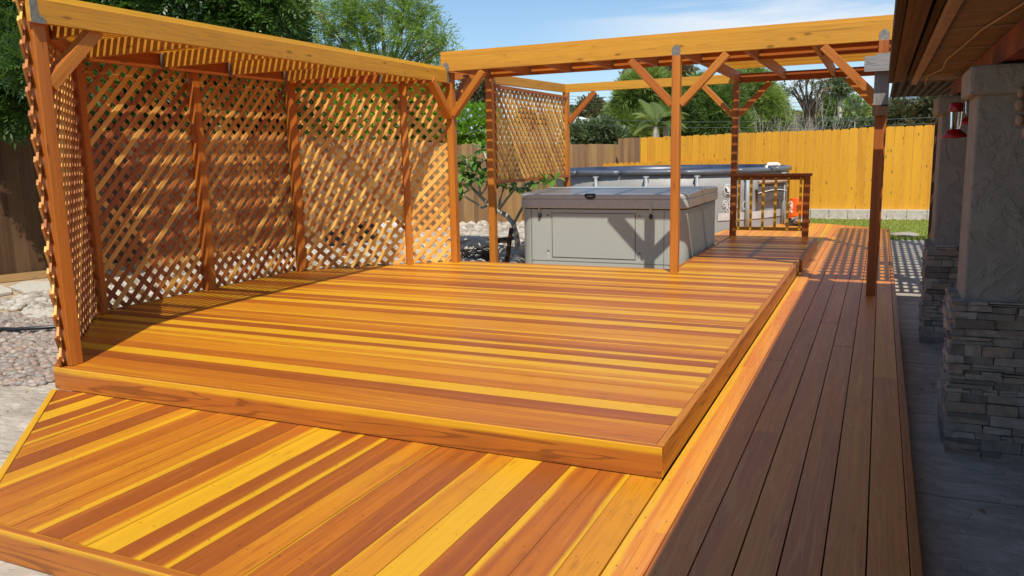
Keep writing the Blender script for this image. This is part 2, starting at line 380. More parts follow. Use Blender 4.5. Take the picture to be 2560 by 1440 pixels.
def stucco(name,col):
    m,nt,b=nodes(name); g=G(nt); co=g.geo()
    n=g.noise(co,7,6,.6,1.2); n2=g.noise(co,60,3,.6)
    ridge=g.ss(g.math('ABSOLUTE',g.math('SUBTRACT',g.noise(co,5,3,.5,1.5),.52)),0,.012)
    pick=g.ss(g.noise(co,2.3,2,.5),.48,.56)
    gr=g.math('MULTIPLY',g.math('SUBTRACT',1.0,ridge),pick)
    c=g.mix(g.ss(n,.3,.7),tuple(x*.86 for x in col),col); c=g.mix(g.math('MULTIPLY',gr,.22),c,tuple(x*.5 for x in col)); c=g.mix(g.math('MULTIPLY',g.ss(g.noise(co,1.6,5,.7),.5,.7),.3),c,tuple(x*.7 for x in col))
    g.l(c,b.inputs['Base Color']); b.inputs['Roughness'].default_value=.9
    h=g.math('SUBTRACT',g.math('ADD',g.math('MULTIPLY',g.ss(n,.42,.58),.8),g.math('MULTIPLY',n2,.5)),g.math('MULTIPLY',gr,.5))
    g.bump(b,h,.7,.008); return m
M['stucco']=stucco('stucco_tan',(.32,.295,.25))

def glass(name):
    m,nt,b=nodes(name); b.inputs['Base Color'].default_value=(.95,.9,.88,1); b.inputs['Transmission Weight'].default_value=1; b.inputs['Roughness'].default_value=.05; b.inputs['IOR'].default_value=1.2; return m
M['glass']=glass('clear_glass')

# ------------------------------------------------------------------ world, sun, camera
SUN=Vector((-.32,.60,-1.0)).normalized()
w=bpy.data.worlds.new('World'); SC.world=w; w.use_nodes=True; nt=w.node_tree; g=G(nt)
bg=nt.nodes['Background']
sky=g.n('ShaderNodeTexSky'); sky.sky_type='NISHITA'; sky.sun_disc=False
sky.sun_elevation=math.asin(-SUN.z); sky.sun_rotation=math.atan2(-SUN.x,-SUN.y); sky.air_density=1.0; sky.dust_density=.35; sky.ozone_density=1.6
tc=g.n('ShaderNodeTexCoord').outputs['Generated']
sp=g.n('ShaderNodeSeparateXYZ'); g.l(tc,sp.inputs[0])
zz=g.math('ADD',g.math('MAXIMUM',sp.outputs[2],0.0),.12)
cx=g.math('DIVIDE',sp.outputs[0],zz); cy=g.math('DIVIDE',sp.outputs[1],zz)
cn=g.noise(g.comb(g.math('MULTIPLY',cx,.42),g.math('MULTIPLY',cy,.9),3.1),1.3,7,.55,.5)
cm=g.math('MULTIPLY',g.ss(cn,.44,.66),g.ss(sp.outputs[2],.02,.12))
cm=g.math('MULTIPLY',cm,g.ss(sp.outputs[0],-.42,-.12))
skyb=g.mix(1.0,sky.outputs[0],(.80,.99,1.13),'MULTIPLY'); hzf=g.math('MULTIPLY',g.math('SUBTRACT',1.0,g.ss(sp.outputs[2],.0,.40)),.22); skyb2=g.mix(hzf,skyb,(6.2,7.4,8.8)); skyc=g.mix(g.math('MULTIPLY',cm,.85),skyb2,(7.8,8.0,8.3))
g.l(skyc,bg.inputs[0]); bg.inputs[1].default_value=.115
sl=bpy.data.lights.new('sun','SUN'); sl.energy=4.9; sl.angle=math.radians(.53); sl.color=(1,.94,.84)
so=bpy.data.objects.new('sun',sl); COL.objects.link(so); so.rotation_euler=SUN.to_track_quat('-Z','Y').to_euler(); so.location=(3,-6,10)
cd=bpy.data.cameras.new('camera'); co=bpy.data.objects.new('camera',cd); COL.objects.link(co); SC.camera=co
cd.sensor_width=36; cd.lens=FPX/2560*36; cd.clip_end=6000; cd.clip_start=.02
r_,u_,f_=AX; mm=Matrix(((r_.x,u_.x,-f_.x,CAM[0]),(r_.y,u_.y,-f_.y,CAM[1]),(r_.z,u_.z,-f_.z,CAM[2]),(0,0,0,1))); co.matrix_world=mm
SC.view_settings.view_transform='Standard'; SC.view_settings.look='None'; SC.view_settings.exposure=.04; SC.view_settings.gamma=1
SC.render.resolution_x=1024; SC.render.resolution_y=576
try:
    SC.cycles.max_bounces=8; SC.cycles.transparent_max_bounces=6
except Exception: pass

# ------------------------------------------------------------------ ground
def sheet(name, pts, z, mat, kind='structure'):
    mb=MB(); mb.face([(x,y,z) for x,y in pts],[(x,y) for x,y in pts],(.5,0,.5,1)); o=mb.build(name,mat); tag(o,kind=kind); return o
# terrain: flat yard, rising to a hillside beyond the fences
def hz(x,y):
    t=max(0,y-21)*.052; t=min(t,3+max(0,y-80)*.05); 
    l=max(0,-x-17)*.03
    return -.30+t+min(l,2.0)
xs=[-600,-300,-150,-90,-60,-40,-28,-20,-15,-12,-8,-4,0,4,8,14,22,40,70,120,240,500]; ys=[-60,-20,-8,0,6,12,17,21,25,30,36,45,55,65,80,100,130,170,220,300]
V=[];F=[]
for j,y in enumerate(ys):
    for i,x in enumerate(xs): V.append((x,y,hz(x,y)+(random.uniform(-.4,.4) if y>60 else 0)))
for j in range(len(ys)-1):
    for i in range(len(xs)-1):
        a=j*len(xs)+i; F.append((a,a+1,a+1+len(xs),a+len(xs)))
me=bpy.data.meshes.new('ground'); me.from_pydata(V,[],F); me.materials.append(M['dirt']); me.materials.append(M['hill'])
for p_ in me.polygons: p_.material_index=1 if p_.center.y>21 or p_.center.x<-12 else 0
og=bpy.data.objects.new('ground',me); COL.objects.link(og); tag(og,kind='structure')
sheet('patio_slab',[(1.02,-9),(8,-9),(8,11.9),(1.02,11.9)],-.28,M['concrete'])
sheet('garden_slab',[(-12,-9),(1.0,-9),(1.0,-1.0),(-2.6,-1.0),(-4.45,.55),(-5.3,.12),(-12,-1.2)],-.285,M['concrete'])
M['lawn']=ground_mat('lawn_soil',(.24,.27,.07),(.34,.34,.11),(.18,.14,.07))
sheet('lawn',[(-1.6,11.92),(6,11.92),(6,16.3),(-1.6,16.3)],-.292,M['lawn'])
# grass blades on the lawn
n=26000
gx=RNG.uniform(-1.5,2.6,n); gy=RNG.uniform(11.95,16.1,n); h=RNG.uniform(.02,.055,n); an=RNG.uniform(0,2*PI,n); ln=RNG.uniform(-.03,.03,(n,2)); wv=.008
V=np.zeros((n,3,3)); V[:,0]=np.stack([gx-np.cos(an)*wv,gy-np.sin(an)*wv,np.full(n,-.292)],1); V[:,1]=np.stack([gx+np.cos(an)*wv,gy+np.sin(an)*wv,np.full(n,-.292)],1); V[:,2]=np.stack([gx+ln[:,0],gy+ln[:,1],-.292+h],1)
o=fast_mesh('grass',V.reshape(-1,3),np.arange(3*n).reshape(n,3),np.stack([RNG.random(n),RNG.random(n),RNG.random(n),np.ones(n)],1),M['grass']); tag(o,kind='stuff')

# far mountains
def ridge(name,x0,x1,y,h,mat,seed,base=-1):
    rs=random.Random(seed); n=60; V=[];F=[]
    hs=[h*(.55+.45*math.sin(i/n*PI))*(.8+.25*math.sin(i*.37+seed)+.12*math.sin(i*1.1)+rs.uniform(-.03,.03)) for i in range(n+1)]
    for i in range(n+1):
        x=x0+(x1-x0)*i/n; V+= [(x,y-h*2.5,base),(x,y-h*.8,hs[i]*.6),(x,y,hs[i]),(x,y+h*2,base)]
    for i in range(n):
        for k in range(3):
            a=i*4+k; F.append((a,a+4,a+5,a+1))
    me=bpy.data.meshes.new(name); me.from_pydata(V,[],F); me.materials.append(mat)
    for p_ in me.polygons: p_.use_smooth=True
    o=bpy.data.objects.new(name,me); COL.objects.link(o); tag(o,kind='structure'); return o
ridge('mountains',-300,1500,2300,185,M['farhill'],3)
ridge('far_hill',-560,-60,420,26,M['hill'],9)

# ------------------------------------------------------------------ decks
def deck_boards(poly, z, th, du, pitch, gap, mat, name, parent, seed, joints=True, vlo=None, lens=(2.4,4.9), sapP=.55, nails=True, tones=None, first=None):
    rs=random.Random(seed); mb=MB(); nl=MB(); lastfull=False; dn=(-du[1],du[0])
    vs=[p[0]*dn[0]+p[1]*dn[1] for p in poly]; us=[p[0]*du[0]+p[1]*du[1] for p in poly]
    v=min(vs) if vlo is None else vlo; u_lo,u_hi=min(us),max(us); k=0
    while v<max(vs)-1e-4:
        strip=clip(clip(poly,(-dn[0],-dn[1]),-v),dn,min(v+pitch-gap,max(vs)))
        if len(strip)>=3:
            cuts=[u_lo-1]; u=u_lo+rs.uniform(.8,lens[1])
            while joints and u<u_hi-.5: cuts.append(u); u+=rs.uniform(*lens)
            cuts.append(u_hi+1)
            for a,b in zip(cuts[:-1],cuts[1:]):
                q=clip(clip(strip,(-du[0],-du[1]),-(a+.001)),du,b-.001)
                if len(q)<3: continue
                tone=rs.random() if tones is None else min(1,max(0,tones[0]+rs.uniform(-1,1)*tones[1])); r=rs.random()
                sap=0 if r>sapP else (rs.uniform(.08,.34) if r>sapP*.36 else rs.uniform(.85,1.6))
                if sap>.8 and lastfull: sap=rs.uniform(.08,.3)
                lastfull=sap>.8
                flip=rs.random()<.5
                if first and k in first: tone,sap=first[k][:2]; flip=len(first[k])>2; tone=min(1,max(0,tone+rs.uniform(-.12,.12)))
                zz=z+rs.uniform(-.0012,.0012)
                if flip: mb.prism(q,z-th,zz,du,v+pitch,-pitch,tone,sap,rs.random(),rs.random()*30)
                else: mb.prism(q,z-th,zz,du,v,pitch,tone,sap,rs.random(),rs.random()*30)
            if nails:
                uu=math.ceil(u_lo/.406)*.406
                while uu<u_hi:
                    for f in (.2,.8):
                        vv=v+(pitch-gap)*f+rs.uniform(-.006,.006); ua=uu+rs.uniform(-.008,.008); c=(ua*du[0]+vv*dn[0],ua*du[1]+vv*dn[1])
                        ins=True
                        for i in range(len(strip)):
                            p1,p2=strip[i],strip[(i+1)%len(strip)]
                            if (p2[0]-p1[0])*(c[1]-p1[1])-(p2[1]-p1[1])*(c[0]-p1[0])<.0003: ins=False
                        if ins: nl.face([(c[0]+.0032*math.cos(t*PI/3),c[1]+.0032*math.sin(t*PI/3),z+.0022) for t in range(6)],[(0,0)]*6,(.3,0,.5,1))
                    uu+=.406
        v+=pitch; k+=1
    o=mb.build(name,mat,parent)
    if nails and nl.f: tag(nl.build('nail_heads',M['nail'],parent),kind='stuff')
    return o
M['nail']=plain('nail_head',(.10,.05,.03),rough=.5,var=.1)

D0=5.46
up=empty('upper_deck',(-2.5,2.7,-.3)); tag(up,'raised deck platform of striped red and yellow redwood boards with angled left bay','deck')
UP=[(-4.0,.04),(-.04,.04),(-.04,D0),(-4.0,D0),(-5.46,4.2),(-5.46,1.42)]
deck_boards(UP,0,.036,(1,0),.1405,.003,M['deck'],'deck_boards',up,11,joints=False,vlo=.04,sapP=.62,nails=False)
mb=MB(); mb.box((-4.045,0,-.146),(0,.038,.004),tone=.45,sap=.0); 
# front fascia carries a pale sap stripe along its lower edge
mb=MB(); mb.beam((-4.045,.019,-.071),(0,.019,-.071),.038,.150,tone=.5,sap=.22); mb.build('front_fascia',M['fascia'],up,bevel=.006)
mb=MB(); mb.beam((-.019,.04,-.071),(-.019,3.9,-.071),.038,.150,tone=.75); mb.build('side_fascia',M['fascia'],up,bevel=.006)
mb=MB(); mb.beam((-.019,3.903,-.071),(-.019,6.62,-.071),.038,.150,tone=.6); mb.build('side_fascia',M['fascia'],up,bevel=.006)
mb=MB()
for a,b in (((-4.045,.02),(-5.49,1.41)),((-5.49,1.41),(-5.49,4.21)),((-5.49,4.21),(-4.02,D0+.02)),((-4.02,D0+.02),(-1.28,D0+.02))):
    mb.beam((a[0],a[1],-.07),(b[0],b[1],-.07),.03,.136,tone=.5)
mb.build('edge_fascia',M['fascia'],up)
mb=MB(); mb.box((-5.40,1.5,-.3),(-.1,5.3,-.06),tone=.1); mb.box((-4.0,.1,-.3),(-.1,1.6,-.065),tone=.1); mb.build('joist_frame',M['brown_wood'],up)

pf=empty('step_platform',(-.62,7.9,-.3)); tag(pf,'narrow deck platform beside the hot tub ending at the railing','platform')
deck_boards([(-1.21,D0+.003),(-.04,D0+.003),(-.04,6.62),(-1.21,6.62)],-.001,.036,(1,0),.1405,.003,M['deck'],'deck_boards',pf,12,joints=False,sapP=.85,nails=False)
deck_boards([(-1.21,6.623),(-.01,6.623),(-.01,9.12),(-1.21,9.12)],0,.036,(1,0),.1405,.003,M['deck'],'deck_boards',pf,15,joints=False,sapP=.6,nails=False,tones=(.25,.3))
mb=MB(); mb.beam((-1.232,D0+.03,-.071),(-1.232,9.16,-.071),.038,.15,tone=.5); mb.build('side_fascia',M['fascia'],pf,bevel=.005)
mb=MB(); mb.beam((.012,6.63,-.071),(.012,9.16,-.071),.038,.15,tone=.6); mb.build('side_fascia',M['fascia'],pf,bevel=.005)
mb=MB(); mb.beam((-1.21,9.141,-.071),(-.01,9.141,-.071),.036,.149,tone=.5); mb.build('end_fascia',M['fascia'],pf,bevel=.005)

lo=empty('lower_deck',(-1,-.7,-.3)); tag(lo,'lower deck and long walkway of redwood boards running along the patio','deck')
FRONT=[(-2.545,-1.44),(.0,-1.44),(.0,-.004),(-4.01,-.004)]
deck_boards(FRONT,-.144,.034,(0,1),.1455,.0035,M['deck'],'deck_boards',lo,25,joints=False,sapP=.62,nails=True)
WALK=[(.002,-4.6),(1.0,-4.6),(1.0,12.4),(.95,12.55),(.1,13.2),(-.0,13.3),(.002,9.2)]
WALK=[(.003,-1.44),(.985,-1.44),(.985,12.42),(.003,13.25)]
deck_boards(WALK,-.144,.034,(0,1),.1405,.006,M['walk'],'walkway_boards',lo,31,joints=True,vlo=-.985,sapP=.25,nails=True,first={0:(.6,0),6:(.62,.26,1),5:(.5,0),4:(.2,0),3:(.3,0),2:(.25,0),1:(.45,0)})  # sap stripe by the fascia also paints in its golden reflection
NEARB=[(.003,-4.8),(.985,-4.8),(.985,-1.445),(.003,-1.445)]
FARB=[(-1.35,9.18),(.0,9.18),(.0,13.26),(-.85,13.55),(-1.75,11.6),(-1.9,9.18)]
deck_boards(FARB,-.144,.034,(0,1),.1405,.005,M['walk'],'deck_boards',lo,41,joints=False,sapP=.4,nails=False,tones=(.75,.2))
mb=MB(); mb.beam((1.008,-1.48,-.205),(1.008,5.2,-.205),.038,.130,tone=.4); mb.build('side_fascia',M['fascia'],lo,bevel=.004)
mb=MB(); mb.beam((1.008,5.204,-.205),(1.008,12.42,-.205),.038,.130,tone=.5); mb.build('side_fascia',M['fascia'],lo,bevel=.004)
mb=MB(); mb.beam((-2.555,-1.461,-.212),(.987,-1.461,-.212),.038,.140,tone=.55,sap=.12); mb.build('front_fascia',M['fascia'],lo,bevel=.005)
mb=MB(); mb.beam((-2.555,-1.46,-.212),(-4.03,-.02,-.212),.038,.140,tone=.9,sap=1.4); mb.build('angled_fascia',M['fascia'],lo,bevel=.005)
mb=MB(); mb.beam((1.0,12.44,-.21),(-.02,13.28,-.21),.03,.13,tone=.4); mb.beam((-.02,13.28,-.21),(-.87,13.58,-.21),.03,.13,tone=.4); mb.beam((-.87,13.58,-.21),(-1.77,11.6,-.21),.03,.13,tone=.4); mb.build('end_fascia',M['fascia'],lo)
mb=MB(); mb.box((-2.2,-1.3,-.3),(.9,-.05,-.19),tone=.1); mb.box((.05,0,-.3),(.95,12.2,-.19),tone=.1); mb.build('joist_frame',M['brown_wood'],lo)

# ------------------------------------------------------------------ lattice
def lattice(a, b, z0, z1, name, parent, mat, side=1, pitch=.099, w=.0455, th=.0095, topz=None, flip=False):
    "panel in the vertical plane through a,b (2d)"
    a=Vector((a[0],a[1],0)); b=Vector((b[0],b[1],0)); L=(b-a).length; d=(b-a)/L; nrm=Vector((-d.y,d.x,0))*side; H=z1-z0
    mb=MB(); P=pitch*math.sqrt(2)
    for layer,sgn in ((0,1),(1,-1)):
        k=-int(H/P)-2 if sgn>0 else 0
        n0=-int(H/P)-2; n1=int((L+H)/P)+2
        for i in range(n0,n1):
            # line: s = i*P + sgn*t, t height 0..H
            s0=i*P+(random.uniform(-.004,.004)); t_lo,t_hi=0,H
            if sgn>0: t_lo=max(0,-s0); t_hi=min(H,L-s0)
            else: t_lo=max(0,s0-L); t_hi=min(H,s0)
            if t_hi-t_lo<.02: continue
            off=nrm*((layer+.5)*th*(1 if not flip else -1))
            p0=a+d*(s0+sgn*t_lo)+Vector((0,0,z0+t_lo))+off; p1=a+d*(s0+sgn*t_hi)+Vector((0,0,z0+t_hi))+off
            mb.beam(p0,p1,th,w,up=(d*(-sgn)+Vector((0,0,1))),tone=random.random()**1.0,sap=0)
    return mb.build(name,mat,parent)

def post_mb(x,y,z0,z1,s=.089,rot=0,tone=None,sap=0):
    mb=MB(); mb.beam((x,y,z0),(x,y,z1),s,s,up=(-math.sin(rot),math.cos(rot),0),tone=tone,sap=sap); return mb
def brace(a,b,parent,mat,s=.085):
    mb=MB(); mb.beam(a,b,s,s,up=(0,0,1),tone=random.uniform(.4,.9)); return mb.build('brace',mat,parent,bevel=.003)

# ------------------------------------------------------------------ bay pergola (left)
bp_=empty('bay_pergola',(-4.6,2.7,0)); tag(bp_,'redwood pergola with slatted roof and lattice walls over the angled left bay of the deck','pergola')
PB={'p1':(-3.985,.10,0),'p2':(-5.37,1.42,math.radians(22)),'p3':(-5.42,2.75,0),'p4':(-5.37,4.14,math.radians(-22)),'p5':(-4.42,5.03,math.radians(-49)),'p6':(-3.945,5.35,0)}
for k,(x,y,r) in PB.items():
    ztop={'p1':2.30,'p6':2.295}.get(k,2.17)
    s_={'p5':.075}.get(k,.089)
    post_mb(x,y,.001,ztop,s_,r,tone=random.uniform(.3,.7)).build('post',M['post'],bp_,bevel=.004)
# front beam
mb=MB(); mb.beam((-3.93,.03,2.24),(-3.93,5.27,2.24),.04,.142,tone=.55); mb.build('front_beam',M['beam'],bp_,bevel=.003)
mb=MB(); mb.beam((-5.37,1.39,2.24),(-5.37,4.18,2.24),.04,.14,tone=.3); mb.build('back_beam',M['post'],bp_,bevel=.003)
mb=MB(); mb.beam((-5.36,1.37,2.24),(-4.02,.10,2.24),.04,.138,tone=.3); mb.build('angled_beam',M['post'],bp_,bevel=.003)
mb=MB(); mb.beam((-5.36,4.20,2.24),(-4.0,5.33,2.24),.04,.138,tone=.3); mb.build('angled_beam',M['post'],bp_,bevel=.003)
def xleft(y):
    if y<1.42: return -4.02-(y-.10)*(1.34/1.27)
    if y>4.15: return -5.36+(y-4.20)*(1.36/1.13)
    return -5.35
for y in (.60,1.46,2.31,3.17,4.02,4.82):
    xl=xleft(y)+.03
    mb=MB(); mb.beam((xl,y,2.245),(-3.951,y,2.245),.038,.13,tone=.35); jo=mb.build('joist',M['beam'],bp_,bevel=.002)
    mb=MB(); mb.box((xl-.004,y-.024,2.178),(xl+.035,y-.0195,2.30)); mb.box((xl-.004,y+.0195,2.178),(xl+.035,y+.024,2.30)); mb.box((xl-.002,y-.024,2.172),(xl+.04,y+.024,2.178)); mb.build('joist_hanger',M['galv'],jo)
mb=MB(); x=-3.955
while x>-5.42:
    # slats run along Y, clipped by the bay outline
    if x>-4.02: y0,y1=.02,5.33
    else:
        y0=.02+(-4.02-x)*(1.32/1.34)*1.0; y1=5.36-(-4.0-x)*(1.13/1.36)
    mb.beam((x,max(0,y0)-.03,2.331),(x,y1+.03,2.331),.037,.038,tone=random.random()); x-=.0765
mb.build('roof_slats',M['slat'],bp_)
brace((-3.985,.145,1.80),(-3.985,.53,2.185),bp_,M['post'])
brace((-3.945,5.30,1.78),(-3.945,4.88,2.185),bp_,M['post'])
off=.052
def offs(a,b,o):
    a=Vector(a);b=Vector(b);d=(b-a).normalized();n=Vector((-d.y,d.x));return (a+n*o),(b+n*o)
LP=[((-4.035,.045),(-5.43,1.385)),((-5.475,1.40),(-5.475,2.75)),((-5.475,2.752),(-5.475,4.17)),((-5.43,4.20),(-4.45,5.10)),((-4.45,5.10),(-3.99,5.47))]
lp_=[((-3.965,-.02),(-5.425,1.405)),((-5.478,1.40),(-5.478,2.745)),((-5.478,2.75),(-5.478,4.15)),((-5.46,4.17),(-4.47,5.06)),((-4.46,5.07),(-3.985,5.44))]
for i,(a,b) in enumerate(lp_):
    lattice(b,a,.004,2.30 if i else 2.34,'lattice_panel',bp_,M['lattice'] if i<3 else M['lathe_tan'],side=1,flip=False,th=.0095 if i else .014)
mb=MB(); pl_=[(.03,2.165),(.125,2.165),(.125,2.195),(.085,2.215),(.075,2.315),(.03,2.315)]; mb.loft([[(-3.909,a,b) for a,b in pl_],[(-3.9065,a,b) for a,b in pl_]]); mb.build('strap_plate',M['galv'],bp_)
mb=MB(); mb.box((-3.9088,5.215,2.16),(-3.9068,5.27,2.315)); mb.build('strap_plate',M['galv'],bp_)

# ------------------------------------------------------------------ tub pergola (back)
tp=empty('tub_pergola',(-1.5,7.2,0)); tag(tp,'large open redwood pergola with slatted roof spanning the hot tub and walkway end','pergola')
YF,YM,YR=5.27,6.28,9.10
mb=MB(); mb.beam((-4.0,YF-.02,2.395),(.90,YF-.02,2.395),.042,.188,tone=.75); mb.build('front_beam',M['beam'],tp,bevel=.003)
mb=MB(); mb.beam((-4.45,YM,2.375),(.90,YM,2.375),.04,.14,tone=.45); mb.build('middle_beam',M['post'],tp,bevel=.002)  # darker post wood stands in for shade under the roof
mb=MB(); mb.beam((-3.89,YR,2.35),(-1.142,YR,2.35),.04,.13,tone=.7); mb.build('rear_beam',M['beam'],tp,bevel=.003)
mb=MB(); mb.beam((-1.140,YR,2.35),(.90,YR,2.35),.04,.13,tone=.0); mb.build('rear_beam',M['post'],tp,bevel=.003)  # right half darkened: slat shade is put into the wood colour
mb=MB(); mb.beam((-3.89,YM+.05,2.30),(-3.89,YR-.02,2.35),.04,.13,tone=.6); mb.build('side_beam',M['beam'],tp,bevel=.003)
posts=[(-1.18,YF,.001,2.30,.6),(.795,YF-.06,-.143,2.30,.25),(.82,YR,-.143,2.285,.2),(-1.18,YR,.001,2.285,.15),(-3.87,YM,-.3,2.305,.8),(-3.87,YR,-.3,2.285,.6)]
for x,y,z0,z1,tn in posts: post_mb(x,y,z0,z1,.089,0,tone=tn).build('post',M['post'],tp,bevel=.004)
for a,b in (((-1.225,YF,1.80),(-1.68,YF,2.285)),((-1.135,YF,1.80),(-.66,YF,2.285)),((-3.90,YF+.06,1.80),(-3.45,YF-.0,2.285)),((.75,YF-.04,1.78),(.26,YF-.02,2.285)),
            ((-1.225,YR,1.82),(-1.66,YR,2.27)),((-1.135,YR,1.82),(-.70,YR,2.27)),((-3.82,YR,1.82),(-3.38,YR,2.27)),((.775,YR,1.80),(.33,YR,2.27)),((-3.93,YF+.12,1.85),(-3.93,YF+.50,2.28))):
    brace(a,b,tp,M['post'],.078)
for x in (-3.86,-3.29,-2.74,-2.2,-1.65,-1.14,-.50,.16,.78):
    mb=MB(); mb.beam((x,YF+.002,2.37),(x,YM-.021,2.37),.038,.13,tone=.25); j=mb.build('joist',M['post'],tp,bevel=.002)  # joist colour darkened to carry the shade below the slats
    mb=MB(); 
    for s_ in (-1,1): mb.box((x+s_*.0215-.002,YM-.06,2.312),(x+s_*.0215+.002,YM-.0205,2.425))
    mb.box((x-.023,YM-.062,2.305),(x+.023,YM-.0205,2.309)); mb.build('joist_hanger',M['galv'],j)
for x in (-1.14,-.50,.16,.78):
    mb=MB(); mb.beam((x,YM+.021,2.37),(x,YR-.021,2.37),.038,.13,tone=.25); j=mb.build('joist',M['post'],tp,bevel=.002)  # same darkened wood, with roof shade in its colour
    mb=MB()
    for s_ in (-1,1): mb.box((x+s_*.0215-.002,YR-.06,2.312),(x+s_*.0215+.002,YR-.0205,2.40))
    mb.box((x-.023,YR-.062,2.300),(x+.023,YR-.0205,2.3045)); mb.build('joist_hanger',M['galv'],j)
mb=MB(); y=YF-.015
while y<YR+.03:
    x0=-4.0 if y<YM+.05 else -1.22
    xx=x0
    mb.beam((x0,y,2.51),(.92,y,2.51),.038,.038,tone=random.random(),up=(0,0,1)); y+=(.0765 if y>YF else .11)
mb.build('roof_slats',M['slat'],tp)
def plate(x,y,z):
    mb=MB(); pts=[(-.044,-.035),(.044,-.035),(.044,.035),(.012,.07),(-.012,.07),(-.044,.035)]
    mb.loft([[(x+a,y,z+b) for a,b in pts],[(x+a,y-.003,z+b) for a,b in pts]]); o=mb.build('post_cap',M['galv'],tp)
    nb=MB()
    for a,b in ((-.022,-.01),(.022,-.01),(0,.035)): nb.lathe([(.006,0),(.006,.003)],(0,0,0),8); 
    return o
for x in (-1.18,.795,-3.93): plate(x,YF-.0415,2.335)
# framed lattice screen hung between the two left posts
fr=MB()
zt,zb=2.20,.95
PX=-3.835
for a,b in (((PX,YM+.05,zt),(PX,YR-.05,zt)),((PX,YM+.05,zb),(PX,YR-.05,zb))): fr.beam(a,b,.04,.045,tone=.3)
fr.beam((PX,YM+.06,zb+.02),(PX,YM+.06,zt-.02),.04,.03,tone=.3,up=(0,1,0)); fr.beam((PX,YR-.085,zb+.02),(PX,YR-.085,zt-.02),.04,.06,tone=.9,up=(0,1,0))
fo=fr.build('screen_frame',M['post'],tp,bevel=.002)
lattice((PX-.008,YR-.1),(PX-.008,YM+.07),zb+.02,zt-.02,'lattice_panel',tp,M['lathe_tan'],side=-1,pitch=.100,w=.047)

# ------------------------------------------------------------------ railing on the platform
rl=empty('deck_railing',(-.65,9.1,0)); tag(rl,'short redwood railing with balusters at the end of the step platform','railing')
post_mb(-.14,9.09,.001,.915,.089,0,tone=.2).build('railing_post',M['post'],rl,bevel=.003)
mb=MB(); mb.beam((-1.24,9.07,.935),(-.07,9.07,.935),.14,.038,tone=.3); mb.build('top_rail',M['post'],rl,bevel=.003)
mb=MB(); mb.beam((-1.13,9.10,.888),(-.19,9.10,.888),.038,.055,tone=.3); mb.build('upper_rail',M['post'],rl,bevel=.002)
mb=MB(); mb.beam((-1.13,9.10,.135),(-.19,9.10,.135),.038,.05,tone=.9,sap=1.2); mb.build('bottom_rail',M['post'],rl,bevel=.002)
b0=None
for i in range(6):
    x=-1.095+i*.175
    if b0 is None:
        mb=MB(); mb.beam((x,9.062,.12),(x,9.062,.90),.036,.036,up=(0,1,0),tone=.8,sap=1.3); b0=mb.build('baluster',M['beam'],rl,bevel=.002)
    else:
        c=b0.copy(); COL.objects.link(c); c.parent=rl; c.location=b0.location+Vector((i*.175,0,0))

# ------------------------------------------------------------------ hot tub
def rrect(x0,x1,y0,y1,r,z,n=7,dx=0):
    pts=[]
    for cx,cy,a0 in ((x1-r,y0+r,-PI/2),(x1-r,y1-r,0),(x0+r,y1-r,PI/2),(x0+r,y0+r,PI)):
        for i in range(n): a=a0+(PI/2)*i/(n-1); pts.append((cx+r*math.cos(a),cy+r*math.sin(a),z))
    return pts
ht=empty('hot_tub',(-2.41,7.4,-.3)); tag(ht,'square grey hot tub closed under its folding vinyl cover behind the deck','hot tub')
X0,X1,Y0,Y1=-3.50,-1.31,6.32,8.50
def cab():
    m,nt,b=nodes('tub_cabinet'); g=G(nt); co=g.geo(); s=g.n('ShaderNodeSeparateXYZ'); g.l(co,s.inputs[0])
    k=g.math('ADD',s.outputs[0],s.outputs[1]); fr_=g.math('FRACT',g.math('MULTIPLY',k,26.0)); gr=g.math('MULTIPLY',g.ss(fr_,0,.12),g.math('SUBTRACT',1.0,g.ss(fr_,.88,1.0)))
    n=g.noise(co,2,3,.5); c=g.mix(n,(.355,.38,.34),(.39,.415,.375)); c=g.mix(g.math('MULTIPLY',g.math('SUBTRACT',1.0,gr),.10),c,(.1,.09,.08)); g.l(c,b.inputs['Base Color']); b.inputs['Roughness'].default_value=.6
    g.bump(b,gr,.3,.003); return m
M['cab']=cab()
mb=MB(); mb.loft([rrect(X0,X1,Y0,Y1,.20,-.3),rrect(X0,X1,Y0,Y1,.20,.60)]); mb.build('cabinet',M['cab'],ht,smooth=False)
# access panel, recesses
mb=MB(); mb.box((-3.03,Y0-.006,-.02),(-1.925,Y0+.01,.548)); pn=mb.build('access_panel',M['cab'],ht,bevel=.002)
mb=MB()
for a,b in (((-3.038,-.028),(-3.032,.556)),((-1.923,-.028),(-1.917,.556))): mb.box((a[0],Y0-.003,a[1]),(b[0],Y0+.004,b[1]))
for a,b in (((-3.032,.550),(-1.923,.556)),((-3.032,-.028),(-1.923,-.022)),((X0+.17,-.075),(X1-.15,-.071)),((X0+.17,-.135),(X1-.15,-.131))): mb.box((a[0],Y0-.0035,a[1]),(b[0],Y0+.004,b[1]))
for xx in (-3.33,-1.56): mb.box((xx,Y0-.0025,-.29),(xx+.004,Y0+.004,.598))
mb.build('panel_groove',M['groove'],ht)
for xx in (-3.09,-1.865):
    for zz in (.47,.0):
        mb=MB(); mb.box((xx-.009,Y0-.003,zz-.05),(xx+.009,Y0+.005,zz+.05),tone=.8); r_o=mb.build('slot_recess',M['band'] if zz<.1 else M['tub'],ht,bevel=.003)
        mb=MB(); mb.box((xx-.014,Y0-.006,zz+.05),(xx+.014,Y0+.005,zz+.062)); mb.build('slot_lip',M['groove'],r_o)
